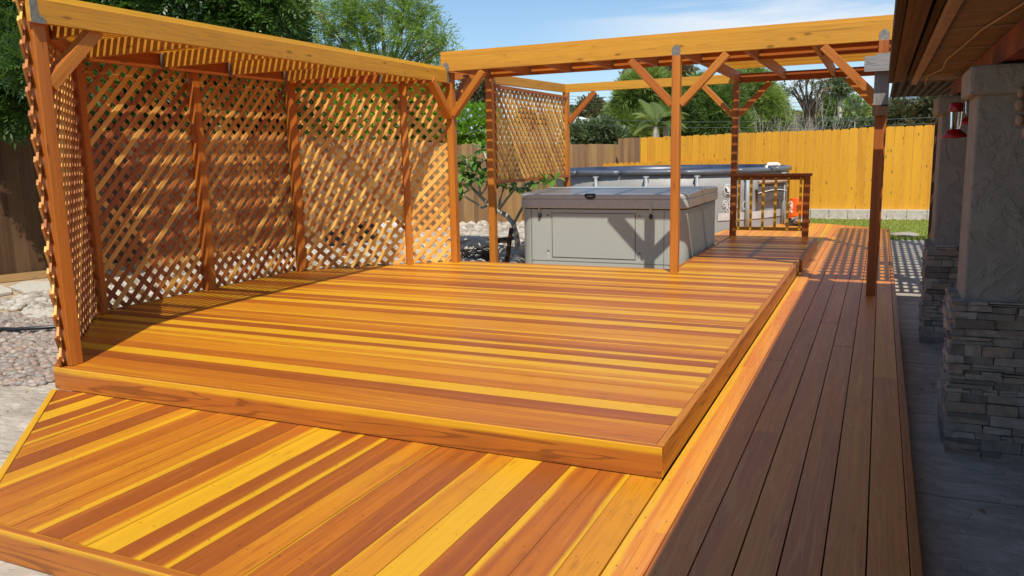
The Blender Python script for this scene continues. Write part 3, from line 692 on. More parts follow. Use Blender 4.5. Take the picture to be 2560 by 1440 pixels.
# cover: two foam halves, with seam over the middle
def coverhalf(y0,y1,hi0,hi1):
    z0=.615; rings=[]
    e=.03
    xa,xb=X0-e,X1+e; r=.21
    def ring(z,ins,top=False):
        pts=rrect(xa+ins,xb-ins,y0+(ins if y0<7 else .0),y1-(ins if y1>8 else 0),r if True else .01,z)
        out=[]
        for (x,y,zz) in pts:
            # square the corners at the hinge
            out.append([x,y,zz])
        return out
    def R(ins,zf):
        pts=[]
        n=7
        ya=Y0-e+ins; yb=Y1+e-ins; x_a=xa+ins; x_b=xb-ins
        if y0<7:   # front half: rounded front corners
            for i in range(n): a=PI+(PI/2)*i/(n-1); pts.append((x_a+r+r*math.cos(a),ya+r+r*math.sin(a)))
            for i in range(n): a=-PI/2+(PI/2)*i/(n-1); pts.append((x_b-r+r*math.cos(a),ya+r+r*math.sin(a)))
            pts+= [(x_b,y1),(x_a,y1)]
        else:
            pts+= [(x_a,y0),(x_b,y0)]
            for i in range(n): a=(PI/2)*i/(n-1); pts.append((x_b-r+r*math.cos(a),yb-r+r*math.sin(a)))
            for i in range(n): a=PI/2+(PI/2)*i/(n-1); pts.append((x_a+r+r*math.cos(a),yb-r+r*math.sin(a)))
        return [(x,y,zf(x,y)) for x,y in pts]
    top=lambda d:(lambda x,y:.832+d-.035*abs(y-7.41)/1.1)
    fl=lambda z:(lambda x,y:z)
    return [R(.012,fl(z0)),R(0,fl(z0+.015)),R(0,fl(.725)),R(.010,fl(.733)),R(.0,fl(.741)),R(.0,top(-.022)),R(.008,top(-.008)),R(.028,top(0))]
cvr=None
mb=MB(); mb.loft(coverhalf(6.3,7.405,0,0)); cvr=mb.build('cover',M['cover'],ht,smooth=False)
mb=MB(); mb.loft(coverhalf(7.425,8.5,0,0)); mb.build('cover_flap',M['cover'],cvr,smooth=False)
mb=MB(); mb.box((X0,7.395,.62),(X1+.031,7.435,.822)); mb.build('hinge_seam',M['cover'],cvr)
# handle pocket
mb=MB(); pts=[]
for t in np.linspace(0,PI,11): pts.append((-2.50+.068*math.cos(t),Y0-.035,.79-.045*math.sin(t)))
mb.tube(pts,[.008,.011,.014,.016,.017,.017,.017,.016,.014,.011,.008],8); mb.tube([(-2.565,Y0-.034,.792),(-2.435,Y0-.034,.792)],.012,8); mb.build('handle',M['black'],cvr,smooth=True)
for xx in (-3.20,-1.72):
    mb=MB(); mb.box((xx-.012,Y0-.036,.60),(xx+.012,Y0-.032,.715)); mb.beam((xx,Y0-.034,.60),(xx,Y0-.010,.545),.024,.004,up=(0,-1,0)); st=mb.build('strap',M['cover'],cvr)
    mb=MB(); mb.lathe([(.0,-.03),(.018,-.026),(.025,-.008),(.021,.012),(.012,.03),(0,.032)],(xx,Y0-.014,.52),12,caps=False); mb.build('buckle',M['black'],st,smooth=True)
# small pale printed emblem on the cover skirt
mb=MB()
ym=Y0-.0335
for a,b,c,d in ((-1.99,-1.92,.775,.781),(-2.02,-1.89,.764,.768),(-2.0,-1.91,.755,.759),(-1.985,-1.925,.747,.750),(-1.97,-1.94,.739,.742),(-2.06,-2.04,.752,.765),(-1.86,-1.83,.748,.753)):
    mb.box((a,ym,c),(b,ym+.004,d))
mb.build('printed_emblem',M['tubmark'],cvr)

# ------------------------------------------------------------------ pool
pl=empty('frame_pool',(-3.28,13.7,-.3)); tag(pl,'round grey above ground pool with tubular rim behind the hot tub','pool')
PC=(-3.28,13.7); PR=2.42
mb=MB(); mb.lathe([(PR+.03,-.3),(PR+.0,.1),(PR-.02,.5),(PR,.88),(PR-.04,.885),(PR-.06,.5),(PR-.05,-.2)],(PC[0],PC[1],0),72,caps=False); mb.build('wall',M['pool'],pl,smooth=True)
mb=MB(); mb.lathe([(.01,.80),(PR-.05,.80)],(PC[0],PC[1],0),48,caps=False); mb.build('water_cover',M['poolblue'],pl)
for k in range(14):
    a0=2*PI*k/14+.09; a1=a0+2*PI/14-.015
    pts=[(PC[0]+(PR+.01)*math.cos(a),PC[1]+(PR+.01)*math.sin(a),.925+.006*math.sin(k*2.1)) for a in np.linspace(a0,a1,7)]
    mb=MB(); mb.tube(pts,.052,10); mb.build('rim_tube',M['poolrim'],pl,smooth=True)
mb=MB(); mb.lathe([(PR-.02,.93),(PR-.05,.985),(PR-.11,.985),(PR-.13,.86)],(PC[0],PC[1],0),60,caps=False); mb.build('liner_edge',M['poolblue'],pl,smooth=True)
leg0=None
for px_ in (1382,1490,1615,1742,1868,1958):
    # leg where the ray through this pixel meets the near side of the wall
    p=at(px_,500,PC[1]); c=Vector(CAM); d=(p-c); d.z=0; d.normalize(); oc=Vector((c.x-PC[0],c.y-PC[1],0)); bb=oc.dot(d); cc=oc.length**2-(PR+.07)**2; disc=bb*bb-cc
    if disc<0: disc=0
    t=-bb-math.sqrt(disc); x,y=c.x+d.x*t,c.y+d.y*t
    mb=MB(); mb.tube([(x,y,-.3),(x,y,.86)],.034,10); lg=mb.build('leg',M['poolleg'],pl,smooth=True)
    mb=MB(); mb.box((x-.05,y-.03,.83),(x+.05,y+.04,.865)); mb.build('joint',M['poolleg'],lg,bevel=.005)
def onwall(px_,z,off=.012):
    p=at(px_,500,PC[1]); c=Vector(CAM); d=(p-c); d.z=0; d.normalize(); oc=Vector((c.x-PC[0],c.y-PC[1],0)); bb=oc.dot(d); cc=oc.length**2-(PR+off)**2
    t=-bb-math.sqrt(max(0,bb*bb-cc)); x,y=c.x+d.x*t,c.y+d.y*t; return x,y,math.atan2(y-PC[1],x-PC[0])
# printed warning signs on the wall
mb=MB()
def sign(px_,zc,r,inner):
    x,y,a=onwall(px_,zc,.026); tx=(-math.sin(a),math.cos(a)); 
    f=lambda s,z_:(x+tx[0]*s,y+tx[1]*s,zc+z_)
    mb.tube([f(r*math.cos(t),r*math.sin(t)) for t in np.linspace(0,2*PI,21)],.006,5,caps=False)
    for (s0,z0,s1,z1,w_) in inner: mb.tube([f(s0*r,z0*r),f(s1*r,z1*r)],w_,5)
sign(1820,.60,.088,[(.1,-.6,.1,.2,.03),(-.35,.1,-.1,.3,.018),(.1,.35,.1,.45,.028),(-.6,.4,-.3,.5,.01)])
sign(1836,.355,.115,[(-.7,.7,.7,-.7,.008),(-.3,0,.3,.1,.02)])
sign(1813,.335,.052,[(-.7,.7,.7,-.7,.006),(-.3,0,.4,0,.009)])
sign(1822,.225,.052,[(-.7,.7,.7,-.7,.006),(-.3,.2,.4,-.2,.009)])
sign(1868,.28,.10,[(-.6,-.5,.6,-.5,.012),(-.4,.3,.4,.3,.012),(-.5,0,.5,0,.012)])
mb.build('warning_print',M['white'],pl)
# strap band low on the wall
a0=onwall(1795,0)[2]; a1=onwall(1962,0)[2]
pts=np.linspace(a0,a1,14); mb=MB()
for i in range(13):
    A,B=pts[i],pts[i+1]; r=PR+.022
    q=[(PC[0]+r*math.cos(t),PC[1]+r*math.sin(t),z) for t,z in ((A,.02),(B,.02),(B,.16),(A,.16))]
    mb.face(q,[(0,0)]*4,(.5,0,.5,1))
mb.build('wall_band',M['band'],pl)
# white return pipe hooked over the rim
x,y,a=onwall(1912,.9,.03); 
mb=MB(); mb.tube([(x,y+.03,.90),(x,y+.03,1.0),(x+.02,y+.05,1.03),(x+.20,y+.09,1.03),(x+.24,y+.1,1.0)],.035,10); mb.build('return_pipe',M['white'],pl,smooth=True)
# tarp ladder panel leaning on the pool end
x,y,a=onwall(1930,.4,.035)
mb=MB(); n=8; aa=np.linspace(onwall(1886,0)[2],onwall(1955,0)[2],n)
for i in range(n-1):
    r=PR+.09; q=[(PC[0]+r*math.cos(t),PC[1]+r*math.sin(t),z) for t,z in ((aa[i],.31+.06*math.sin(i/(n-1)*PI)),(aa[i+1],.31+.06*math.sin((i+1)/(n-1)*PI)),(aa[i+1],.68),(aa[i],.68))]
    mb.face(q,[(0,0)]*4,(.5,0,.5,1))
tpn=mb.build('shade_flap',plain('flap_brown_grey',(.10,.085,.075),.8,.15),pl)
mb=MB()
r=PR+.10; mb.tube([(PC[0]+r*math.cos(t),PC[1]+r*math.sin(t),.70) for t in aa],.035,6); mb.build('top_batten',M['trim'],tpn)
mb=MB(); mb.tube([(PC[0]+r*math.cos(t),PC[1]+r*math.sin(t),.50+.05*math.sin(i/(n-1)*PI)) for i,t in enumerate(aa)],.008,5); mb.build('cord',M['white'],tpn)

# ------------------------------------------------------------------ bucket and bag
bk=empty('bucket',(-.83,13.75,-.3)); tag(bk,'orange plastic bucket with white and black lettering marks, upside down beside the pool','bucket')
bx,by=(-.60,12.9)
bk.location=(bx,by,-.3)
p=at(1992,520,12.9); bx=p.x; bz=.0
mb=MB(); mb.lathe([(.15,0.0),(.165,.0),(.165,.015),(.158,.02),(.158,.04),(.165,.045),(.165,.06),(.155,.065),(.13,.37),(.125,.375),(0,.375)],(bx,by,bz),28,caps=False); mb.build('body',M['orange'],bk,smooth=False)
mb=MB()
for k,(a,z0,z1,w_) in enumerate(((-2.35,.12,.2,.05),(-2.3,.22,.28,.03),(-2.4,.29,.33,.06),(-2.15,.10,.14,.03),(-2.12,.18,.30,.025))):
    for da in (0,w_*4):
        mb.beam((bx+.163*math.cos(a+da),by+.163*math.sin(a+da),bz+z0),(bx+.152*math.cos(a+da),by+.152*math.sin(a+da),bz+z1),.012,.006,up=(math.cos(a+da),math.sin(a+da),0))
mb.build('white_lettering',M['white'],bk)
mb=MB()
for z in (.14,.17,.20,.23,.25):
    for a in np.arange(-1.55,-1.1,.11): mb.beam((bx+.158*math.cos(a),by+.158*math.sin(a),bz+z),(bx+.158*math.cos(a+.07),by+.158*math.sin(a+.07),bz+z),.006,.012)
mb.build('small_print',M['black'],bk)
def blob(mb,c,r,seed,n=10,m=7,sq=(1,1,1),amp=.25,tone=.5):
    rs=random.Random(seed); rings=[]; c=Vector(c)
    for j in range(m+1):
        th=PI*j/m; ring=[]
        for i in range(n):
            ph=2*PI*i/n; rr=r*(1+rs.uniform(-amp,amp)) if 0<j<m else r
            ring.append((c.x+rr*sq[0]*math.sin(th)*math.cos(ph),c.y+rr*sq[1]*math.sin(th)*math.sin(ph),c.z-rr*sq[2]*math.cos(th)))
        rings.append(ring)
    mb.loft(rings,tone=tone,caps=False)
bg_=empty('plastic_bag',(bx+.05,by-.1,-.3)); tag(bg_,'crumpled black and grey plastic bag under the orange bucket','bag')
mb=MB(); blob(mb,(bx+.03,by-.05,-.14),.2,3,16,10,(1.05,.9,.8),.28); mb.build('bag_body',plain('bag_black',(.02,.02,.022),.2,.5,12),bg_)
mb=MB(); blob(mb,(bx+.06,by-.17,-.03),.12,5,14,8,(1,.6,.55),.35); mb.build('bag_top',plain('bag_grey',(.3,.3,.3),.25,.3,12),bg_)

# ------------------------------------------------------------------ fences
def board_fence(name,label,a,b,z0,z1a,z1b,bw,mat,gap=.002,th=.018,dog=.03,jit=.0,tones=(0,1),cat='fence',hj=.006,group=None,rails=True,backm=None):
    a=Vector((*a,0)); b=Vector((*b,0)); L=(b-a).length; d=(b-a)/L; nrm=Vector((-d.y,d.x,0)); n=max(1,int(round(L/bw))); bw=L/n
    root=empty(name,(a+b)/2+Vector((0,0,z0))); tag(root,label,cat,group)
    mb=MB()
    for i in range(n):
        s0=i*bw+gap/2; s1=(i+1)*bw-gap/2; zt=z1a+(z1b-z1a)*(i+.5)/n+random.uniform(-hj,hj); o=nrm*random.uniform(-jit,jit)
        prof=[(s0,z0),(s1,z0),(s1,zt-dog),(s1-dog*.9,zt),(s0+dog*.9,zt),(s0,zt-dog)]
        col=(random.uniform(*tones),0,random.random(),1); u0=random.random()*20
        f=lambda s,z,k:tuple(a+d*s+o+nrm*(k*th/2)+Vector((0,0,z)))
        uv=lambda s,z:(u0+z,(s-s0)/(s1-s0))
        mb.face([f(s,z,-1) for s,z in prof],[uv(s,z) for s,z in prof],col)
        mb.face([f(s,z,1) for s,z in prof[::-1]],[uv(s,z) for s,z in prof[::-1]],col)
        for k in range(6):
            (s,z),(t,y)=prof[k],prof[(k+1)%6]; mb.face([f(s,z,1),f(t,y,1),f(t,y,-1),f(s,z,-1)],[uv(s,z),uv(t,y),uv(t,y),uv(s,z)],col)
    mb.build('fence_boards',mat,root)
    if rails:
        mb=MB()
        for fz in (.15,.5,.85):
            za=z0+(z1a-z0)*fz; zb=z0+(z1b-z0)*fz
            mb.beam(a+nrm*(.045)+Vector((0,0,za)),b+nrm*(.045)+Vector((0,0,zb)),.05,.09,tone=.4)
        mb.build('rail',mat,root)
    return root
# bright new fence on its block kerb
FY=16.5
xr=at(2352,400,FY).x; xl=at(1601,400,FY).x; xm=at(1545,400,FY).x
zt=at(2200,317,FY).z; zt2=at(1602,344,FY).z
board_fence('cedar_fence','tall bright orange cedar board fence across the back above the block kerb',(xl,FY),(xr,FY),-.075,zt2,zt+.01,.187,M['fence_new'],dog=.028,gap=.004,tones=(.2,.8),jit=.005,hj=.012)
board_fence('old_fence','short brown weathered fence section adjoining the left end of the bright fence',(xm,FY+.01),(xl-.01,FY+.01),-.2,zt2,zt2,.16,M['fence_old'],dog=.02,tones=(.1,.6))
kb=empty('block_kerb',((xl+xr)/2,FY-.08,-.3)); tag(kb,'row of grey concrete blocks under the bright cedar fence','kerb')
x=-2.6
while x<xr-.1:
    mb=MB(); mb.box((x,FY-.16,-.3),(x+.39,FY+.02,-.08)); mb.build('block',M['block'],kb,bevel=.006); x+=.40
# gravel strip at kerb
# left fence run
board_fence('side_fence','long weathered brown board fence along the left side behind the lattice',(-8.7,8.2),(-7.62,12.2),-.34,1.72,1.58,.142,M['fence_old'],dog=.018,tones=(.1,1),jit=.006,hj=.012)
board_fence('side_fence','weathered brown fence stretch between the plumeria and the back corner',(-7.61,12.23),(-5.35,16.9),-.34,1.56,1.52,.142,M['fence_old'],dog=.022,tones=(.2,1),jit=.006,hj=.012)
board_fence('dark_fence','old brown fence with tree shade in its colour at the far left',(-12.2,-1.6),(-8.72,8.17),-.27,1.98,1.72,.19,M['fence_dark'],dog=.02,tones=(.1,.9),hj=.004)
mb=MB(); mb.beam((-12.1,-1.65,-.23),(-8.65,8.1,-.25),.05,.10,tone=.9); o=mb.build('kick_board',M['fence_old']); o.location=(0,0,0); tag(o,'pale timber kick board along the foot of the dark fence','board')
board_fence('picket_fence','low bright picket fence with scalloped tops just behind the pool',at(1428,412,16.35).to_2d()[:],at(1800,412,16.35).to_2d()[:],-.28,at(1428,411,16.35).z,at(1790,398,16.35).z,.138,M['fence_new'],dog=.045,tones=(.2,.8))

# ------------------------------------------------------------------ house on the right
hs=empty('house',(3,0,-.28)); tag(hs,'house with low patio eave on stucco and stone columns, in shade at the right','house')
mb=MB(); mb.box((3.3,-8,-.28),(3.5,6,1.83)); mb.build('wall',M['stucco'],hs)  # unseen side wall, added to darken the patio's ambient light
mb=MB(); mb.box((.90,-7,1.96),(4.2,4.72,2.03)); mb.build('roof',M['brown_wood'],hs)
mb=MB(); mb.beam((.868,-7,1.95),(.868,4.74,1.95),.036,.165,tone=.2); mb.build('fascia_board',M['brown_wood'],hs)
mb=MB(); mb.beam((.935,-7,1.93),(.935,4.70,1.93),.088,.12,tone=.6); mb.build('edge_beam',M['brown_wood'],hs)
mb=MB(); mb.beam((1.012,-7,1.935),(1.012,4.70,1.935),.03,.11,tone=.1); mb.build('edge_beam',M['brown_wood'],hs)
mb=MB(); 
pts=np.linspace(-7,4.72,16)
for a,b in zip(pts[:-1],pts[1:]): mb.beam((1.058,a,1.885+.004*math.sin(a*2)),(1.058,b,1.885+.004*math.sin(b*2)),.04,.085,tone=.5)
mb.build('trim_strip',M['trim'],hs)
y=-6.9; mb=MB(); ln_=MB()
while y<4.7:
    y2=min(y+.90,4.70)
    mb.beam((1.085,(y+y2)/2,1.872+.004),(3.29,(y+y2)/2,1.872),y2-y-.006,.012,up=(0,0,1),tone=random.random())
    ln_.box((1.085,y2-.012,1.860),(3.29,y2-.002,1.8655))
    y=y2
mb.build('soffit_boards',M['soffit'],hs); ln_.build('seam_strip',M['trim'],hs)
mb=MB(); mb.beam((1.40,-7,1.765),(1.40,4.5,1.765),.13,.125,tone=.5); mb.build('header_beam',M['header'],hs,bevel=.004)
def column(y0, first):
    c=MB()
    cx0,cx1=1.238,1.60
    z_st=.53
    c.box((cx0,y0,-.28),(cx1,y0+.38,1.56)); co_=c.build('column_shaft',M['stucco'],hs,bevel=.012)
    c=MB(); c.box((cx0-.04,y0-.04,1.545),(cx1+.055,y0+.435,1.69)); c.build('capital',M['stucco'],co_,bevel=.02)
    c=MB()
    rs=random.Random(int(y0*10)+3)
    z=-.28
    while z<z_st-.01:
        h=rs.choice([.028,.034,.042,.05,.058]); 
        if z+h>z_st-.02: h=z_st-z
        for face in range(4):
            w0,w1={0:(cx0-.03,cx1+.03),1:(y0-.03,y0+.41),2:(cx0-.03,cx1+.03),3:(y0-.03,y0+.41)}[face]
            s=w0-rs.uniform(0,.02)
            while s<w1:
                l=rs.uniform(.05,.20); e=min(s+l,w1+rs.uniform(0,.015)); pr=.03+rs.uniform(.0,.022)
                hh=h-.003
                if rs.random()<.18: hh=h*.5-.002; second=True
                else: second=False
                for (za,zb) in ([(z,z+hh)] if not second else [(z,z+hh),(z+h*.5,z+h*.5+hh)]):
                    p2=pr+rs.uniform(-.009,.010)
                    if face==0: lo_,hi_=(s,y0-p2,za),(e-.003,y0+.02,zb)
                    elif face==2: lo_,hi_=(s,y0+.36,za),(e-.003,y0+.38+p2,zb)
                    elif face==3: lo_,hi_=(cx0-p2,s,za),(cx0+.02,e-.003,zb)
                    else: lo_,hi_=(cx1-.02,s,za),(cx1+p2,e-.003,zb)
                    c.box(lo_,hi_,tone=rs.random())
                s=e
        z+=h
    c.v=[(a+rs.uniform(-.004,.004),b+rs.uniform(-.004,.004),z_+rs.uniform(-.0035,.0035)) for a,b,z_ in c.v]
    c.build('stone_base',M['veneer'],co_,bevel=.006)
column(1.24,True); column(3.86,False)
# red-brown cable sagging along the soffit
mb=MB(); cp=[(1.35,-.2,1.848),(1.30,.5,1.85),(1.23,1.15,1.845),(1.20,1.8,1.838),(1.17,2.5,1.84),(1.18,3.0,1.825),(1.12,3.8,1.84),(1.14,4.6,1.83)]
cp=[(a,b,c+.002) for a,b,c in cp]; mb.tube(cp,.0055,6); mb.build('cable',M['trim'],hs,smooth=True)

# weathered grey beam stub beside the eave
gb=empty('weathered_beam',(.85,5.0,1.75)); tag(gb,'old grey weathered beam end with split post stub at the eave corner','beam')
mb=MB(); mb.beam((.64,5.0,2.07),(1.35,5.0,2.07),.04,.14,tone=.6); mb.build('beam_end',M['gray_wood'],gb,bevel=.002)
mb=MB(); mb.beam((.735,5.075,2.10),(1.35,5.075,2.10),.04,.13,tone=.4); mb.build('beam_end',M['gray_wood'],gb,bevel=.002)
mb=MB(); mb.beam((.795,5.115,1.66),(.795,5.115,2.06),.13,.035,up=(0,1,0),tone=.5); mb.build('post_stub',M['gray_wood'],gb,bevel=.002)
mb=MB(); mb.beam((.795,5.112,1.60),(.795,5.112,1.70),.135,.045,up=(0,1,0),tone=.1); mb.build('collar_block',M['brown_wood'],gb,bevel=.002)

# slatted patio cover beyond the house eave
pc=empty('patio_cover',(1.8,7,-.28)); tag(pc,'dark slatted patio cover beyond the house eave, dappling the concrete','patio cover')
mb=MB(); x=.96
while x<3.6: mb.beam((x,4.9,2.02),(x,11.0,2.10),.050,.008,up=(0,0,1),tone=random.random()); x+=.098
mb.build('cover_slats',M['cover_wood'],pc)
mb=MB(); y=4.95
while y<11.05: mb.beam((.9,y,2.008+(y-4.9)*.0131),(3.6,y,2.008+(y-4.9)*.0131),.105,.010,tone=.3); y+=.265
mb.build('cover_battens',M['cover_wood'],pc)
mb=MB(); mb.beam((1.62,10.9,-.28),(1.62,10.9,1.98),.12,.12,up=(0,1,0),tone=.1); mb.build('post',M['brown_wood'],pc)
mb=MB(); mb.beam((1.56,6.6,-.28),(1.56,6.6,1.95),.16,.14,up=(0,1,0),tone=.05); mb.build('post',M['brown_wood'],pc)

# hummingbird feeders
def feeder(x,y,z,label,sc=1.0,hang=.1):
    f=empty('hummingbird_feeder',(x,y,z)); tag(f,label,'bird feeder','hummingbird feeders')
    L=lambda pr:[(r*sc,h*sc) for r,h in pr]
    mb=MB(); mb.lathe(L([(0,.0),(.085,.008),(.088,.016),(.06,.04),(.035,.062),(.03,.066)]),(x,y,z),20,caps=False); mb.build('base',M['red'],f,smooth=True)
    mb=MB(); mb.lathe(L([(.030,.066),(.036,.10),(.042,.205)]),(x,y,z),20,caps=False); mb.build('bottle',M['glass'],f,smooth=True)
    mb=MB(); mb.lathe(L([(.046,.19),(.048,.20),(.046,.245),(.03,.252),(0,.254)]),(x,y,z),20,caps=False); cp_=mb.build('cap',M['red'],f,smooth=True)
    mb=MB(); mb.tube([(x+.016*sc*math.cos(t),y,z+(.268+.016*math.sin(t))*sc) for t in np.linspace(0,2*PI,13)],.0025,5); mb.tube([(x,y,z+.284*sc),(x,y,z+hang)],.0015,4); mb.build('hook',M['galv'],cp_)
p=at(2386,346,2.5); feeder(p.x,p.y,p.z,'red hummingbird feeder with clear bottle hanging before the far stone column',0.88,.52)
p=at(2424,312,3.4); feeder(p.x,p.y,p.z,'smaller red hummingbird feeder half hidden behind the near column edge',.9,.42)
# metal scroll flower on the column
fl=empty('wall_flower',(1.52,1.215,1.45)); tag(fl,'pale metal flower ornament hung on the near stucco column','ornament')
for k,(px_,py_,rr) in enumerate(((2550,262,.026),(2549,300,.022),(2553,232,.02),(2570,330,.03),(2578,262,.03))):
    p=at(px_,py_,1.19); mb=MB(); mb.loft([[(p.x+rr*.8*math.cos(t),1.192,p.z+rr*1.2*math.sin(t)) for t in np.linspace(0,2*PI,14)[:-1]],[(p.x+rr*.9*math.cos(t),1.186,p.z+rr*1.3*math.sin(t)) for t in np.linspace(0,2*PI,14)[:-1]],[(p.x+rr*.5*math.cos(t),1.178,p.z+rr*.7*math.sin(t)) for t in np.linspace(0,2*PI,14)[:-1]]]); mb.build('petal',M['trim'],fl,smooth=True)

#VEG#
# ------------------------------------------------------------------ vegetation helpers
def rnd_rot(n, up=0.0, rng=RNG):
    "random rotation matrices (n,3,3); columns = local x,y,z. x is the growth direction"
    d=rng.normal(size=(n,3)); d[:,2]+=up; d/=np.linalg.norm(d,axis=1)[:,None]
    r=rng.normal(size=(n,3)); y=np.cross(r,d); y/=np.linalg.norm(y,axis=1)[:,None]; z=np.cross(d,y)
    return np.stack([d,y,z],2)
def dir_rot(d, rng=RNG):
    d=d/np.linalg.norm(d,axis=1)[:,None]; r=rng.normal(size=d.shape); y=np.cross(r,d); y/=np.linalg.norm(y,axis=1)[:,None]; z=np.cross(d,y)
    return np.stack([d,y,z],2)
def leaf_tpl(parts):
    "parts = [(base xyz, dir xyz, length, width)] -> rhombus quads"
    V=[];F=[]
    for b,d,l,w_ in parts:
        b=np.array(b,float); d=np.array(d,float); d/=np.linalg.norm(d)
        s=np.cross(d,[0,0,1.0]); 
        if np.linalg.norm(s)<.1: s=np.cross(d,[0,1.0,0])
        s/=np.linalg.norm(s); n0=len(V)
        nz=np.cross(s,d)*l*.10
        V+= [b, b+d*l*.45+s*w_/2-nz*0, b+d*l-nz, b+d*l*.45-s*w_/2]; F.append((n0,n0+1,n0+2,n0+3))
    return np.array(V),np.array(F)
rs=random.Random(5)
TP={}
pr=[((.0,0,0),(1,0,0),.05,.014)]
pr=[]
for i in range(6):
    x=.02+i*.030
    for s in (-1,1): pr.append(((x,0,-x*x*.8),(.6,s,-.15),.062,.020))
pr.append(((.20,0,-.03),(1,0,-.2),.06,.02)); TP['pinnate']=leaf_tpl(pr)
pr=[((i*.035,0,0),(1,rs.uniform(-.9,.9),rs.uniform(-.9,.3)),.13,.017) for i in range(7)]; TP['willow']=leaf_tpl(pr)
pr=[((i*.01,0,0),(1,rs.uniform(-.8,.8),rs.uniform(-.8,.8)),rs.uniform(.16,.26),.016) for i in range(11)]; TP['pine']=leaf_tpl(pr)
pr=[((i*.022,0,0),(.7,rs.uniform(-1,1),rs.uniform(-.8,.8)),.055,.03) for i in range(7)]; TP['small']=leaf_tpl(pr)
pr=[((i*.05,0,0),(.6,rs.uniform(-1,1),rs.uniform(-1.2,.6)),.15,.05) for i in range(6)]; TP['broad']=leaf_tpl(pr)
TP['hedge']=leaf_tpl([((0,0,0),(1,rs.uniform(-1,1),rs.uniform(-1,1)),.20,.13) for i in range(3)])

def scatter(name, tpl, pts, rots, scale, tone, mat, parent=None):
    TV,TF=TP[tpl] if isinstance(tpl,str) else tpl; N=len(pts); k=len(TV)
    V=np.einsum('nij,kj->nki',rots,TV)*scale[:,None,None]+pts[:,None,:]
    F=(TF[None]+(np.arange(N)*k)[:,None,None]).reshape(-1,TF.shape[1])
    m=len(TF); t=np.clip(np.repeat(tone,m)+RNG.normal(0,.10,N*m),0,1)
    C=np.stack([t,np.repeat(RNG.random(N),m),RNG.random(N*m),np.ones(N*m)],1)
    return fast_mesh(name,V.reshape(-1,3),F,C,mat,parent)
def dist(p): return (Vector(p)-Vector(CAM)).length
def clump_pts(cl, dens, up, hollow=.55, droop=None):
    P=[];D=[];T=[]
    for c,r,n in cl:
        n=int(n); d=RNG.normal(size=(n,3)); d/=np.linalg.norm(d,axis=1)[:,None]
        rr=r*(hollow+(1-hollow)*RNG.random(n)**.7); 
        # sub-lumps: push points toward random lobes so the outline is uneven
        lob=RNG.normal(size=(7,3)); lob/=np.linalg.norm(lob,axis=1)[:,None]
        k=np.max(d@lob.T,axis=1); rr*=.72+.42*np.clip(k,0,1)**2
        P.append(np.array(c)+d*rr[:,None]*np.array([1,1,.85])); q=d.copy()+RNG.normal(0,.5,(n,3)); q[:,2]+=up; D.append(q)
        T.append(np.full(n,RNG.uniform(.3,.7))+RNG.normal(0,.14,n))
    return np.concatenate(P),np.concatenate(D),np.concatenate(T)
def tree(name,label,cat,Y,cl,tpl,mat,dens,size=1.0,up=.1,base=None,barkm='bark',tr=.12,group=None,limbs=True,jy=.5,hollow=.55,zb=None):
    "cl=[(px,py,rpx)] clumps; Y depth; dens= leaf sprays per clump at 30 px radius"
    C=[]
    for q in cl:
        px_,py_,rp=q[:3]; p=at(px_,py_,Y+RNG.uniform(-jy,jy)); r=rp*dist(p)/FPX; C.append((tuple(p),r,dens*(rp/30)**2 if len(q)<4 else q[3]))
    bx_=base if base else (sum(c[0][0] for c in C)/len(C),sum(c[0][1] for c in C)/len(C))
    z0=hz(bx_[0],bx_[1])-.1 if zb is None else zb
    root=empty(name,(bx_[0],bx_[1],z0)); tag(root,label,cat,group)
    P,D,T=clump_pts(C,dens,up,hollow)
    scatter('crown',tpl,P,dir_rot(D),RNG.uniform(.75,1.25,len(P))*size,T,mat,root)
    mb=MB(); zt=min(c[0][2] for c in C); top=Vector((bx_[0],bx_[1],max(z0+.3,zt)))
    mb.tube([(bx_[0],bx_[1],z0),Vector((bx_[0],bx_[1],(z0+top.z)/2))+Vector((tr*.5,tr*.3,0)),top],[tr,tr*.85,tr*.7],8)
    for c,r,n in C:
        c=Vector(c); m_=(top+c)/2+Vector((RNG.uniform(-.2,.2)*r,0,-.15*r)); mb.tube([top-Vector((0,0,.1)),m_,c+Vector((0,0,r*.3))],[tr*.6,tr*.35,tr*.12],6)
        if limbs:
            for k in range(5):
                e=c+Vector(tuple(RNG.normal(0,.45,3)*r)); mb.tube([m_.lerp(c,.5),m_.lerp(c,.8).lerp(e,.4),e],[tr*.22,tr*.14,tr*.05],5)
    mb.build('trunk',M[barkm],root,smooth=True)
    return root

# big dark pepper trees at the left
tree('pepper_tree','huge dense dark green pepper tree towering behind the lattice bay','tree',8.6,
  [(130,20,95),(255,55,95),(380,45,95),(500,60,95),(610,45,95),(672,60,60),(690,5,40),(330,-60,110),(500,-60,110),(640,-50,70),(250,200,85),(390,230,85),(520,250,75),(620,190,70),(170,250,60),(230,300,50),(330,300,55),(430,305,55),(530,300,55),(620,290,55),(700,270,50),(690,200,50),(740,230,36)],
  'pinnate',M['leaf_pepper'],330,1.75,up=-.35,base=(-11.9,9.5),barkm='bark_dark',tr=.22,jy=.7)
tree('pepper_tree','dark feathery pepper tree overhanging the far left dark fence','tree',3.4,
  [(-30,40,110),(40,140,60),(75,235,42),(15,250,60),(70,50,60),(-60,190,90),(85,165,36)],
  'pinnate',M['leaf_pepper'],170,1.25,up=-.35,base=(-11.7,3.2),barkm='bark_dark',tr=.16,jy=.5)
cl=[]
rs=random.Random(12)
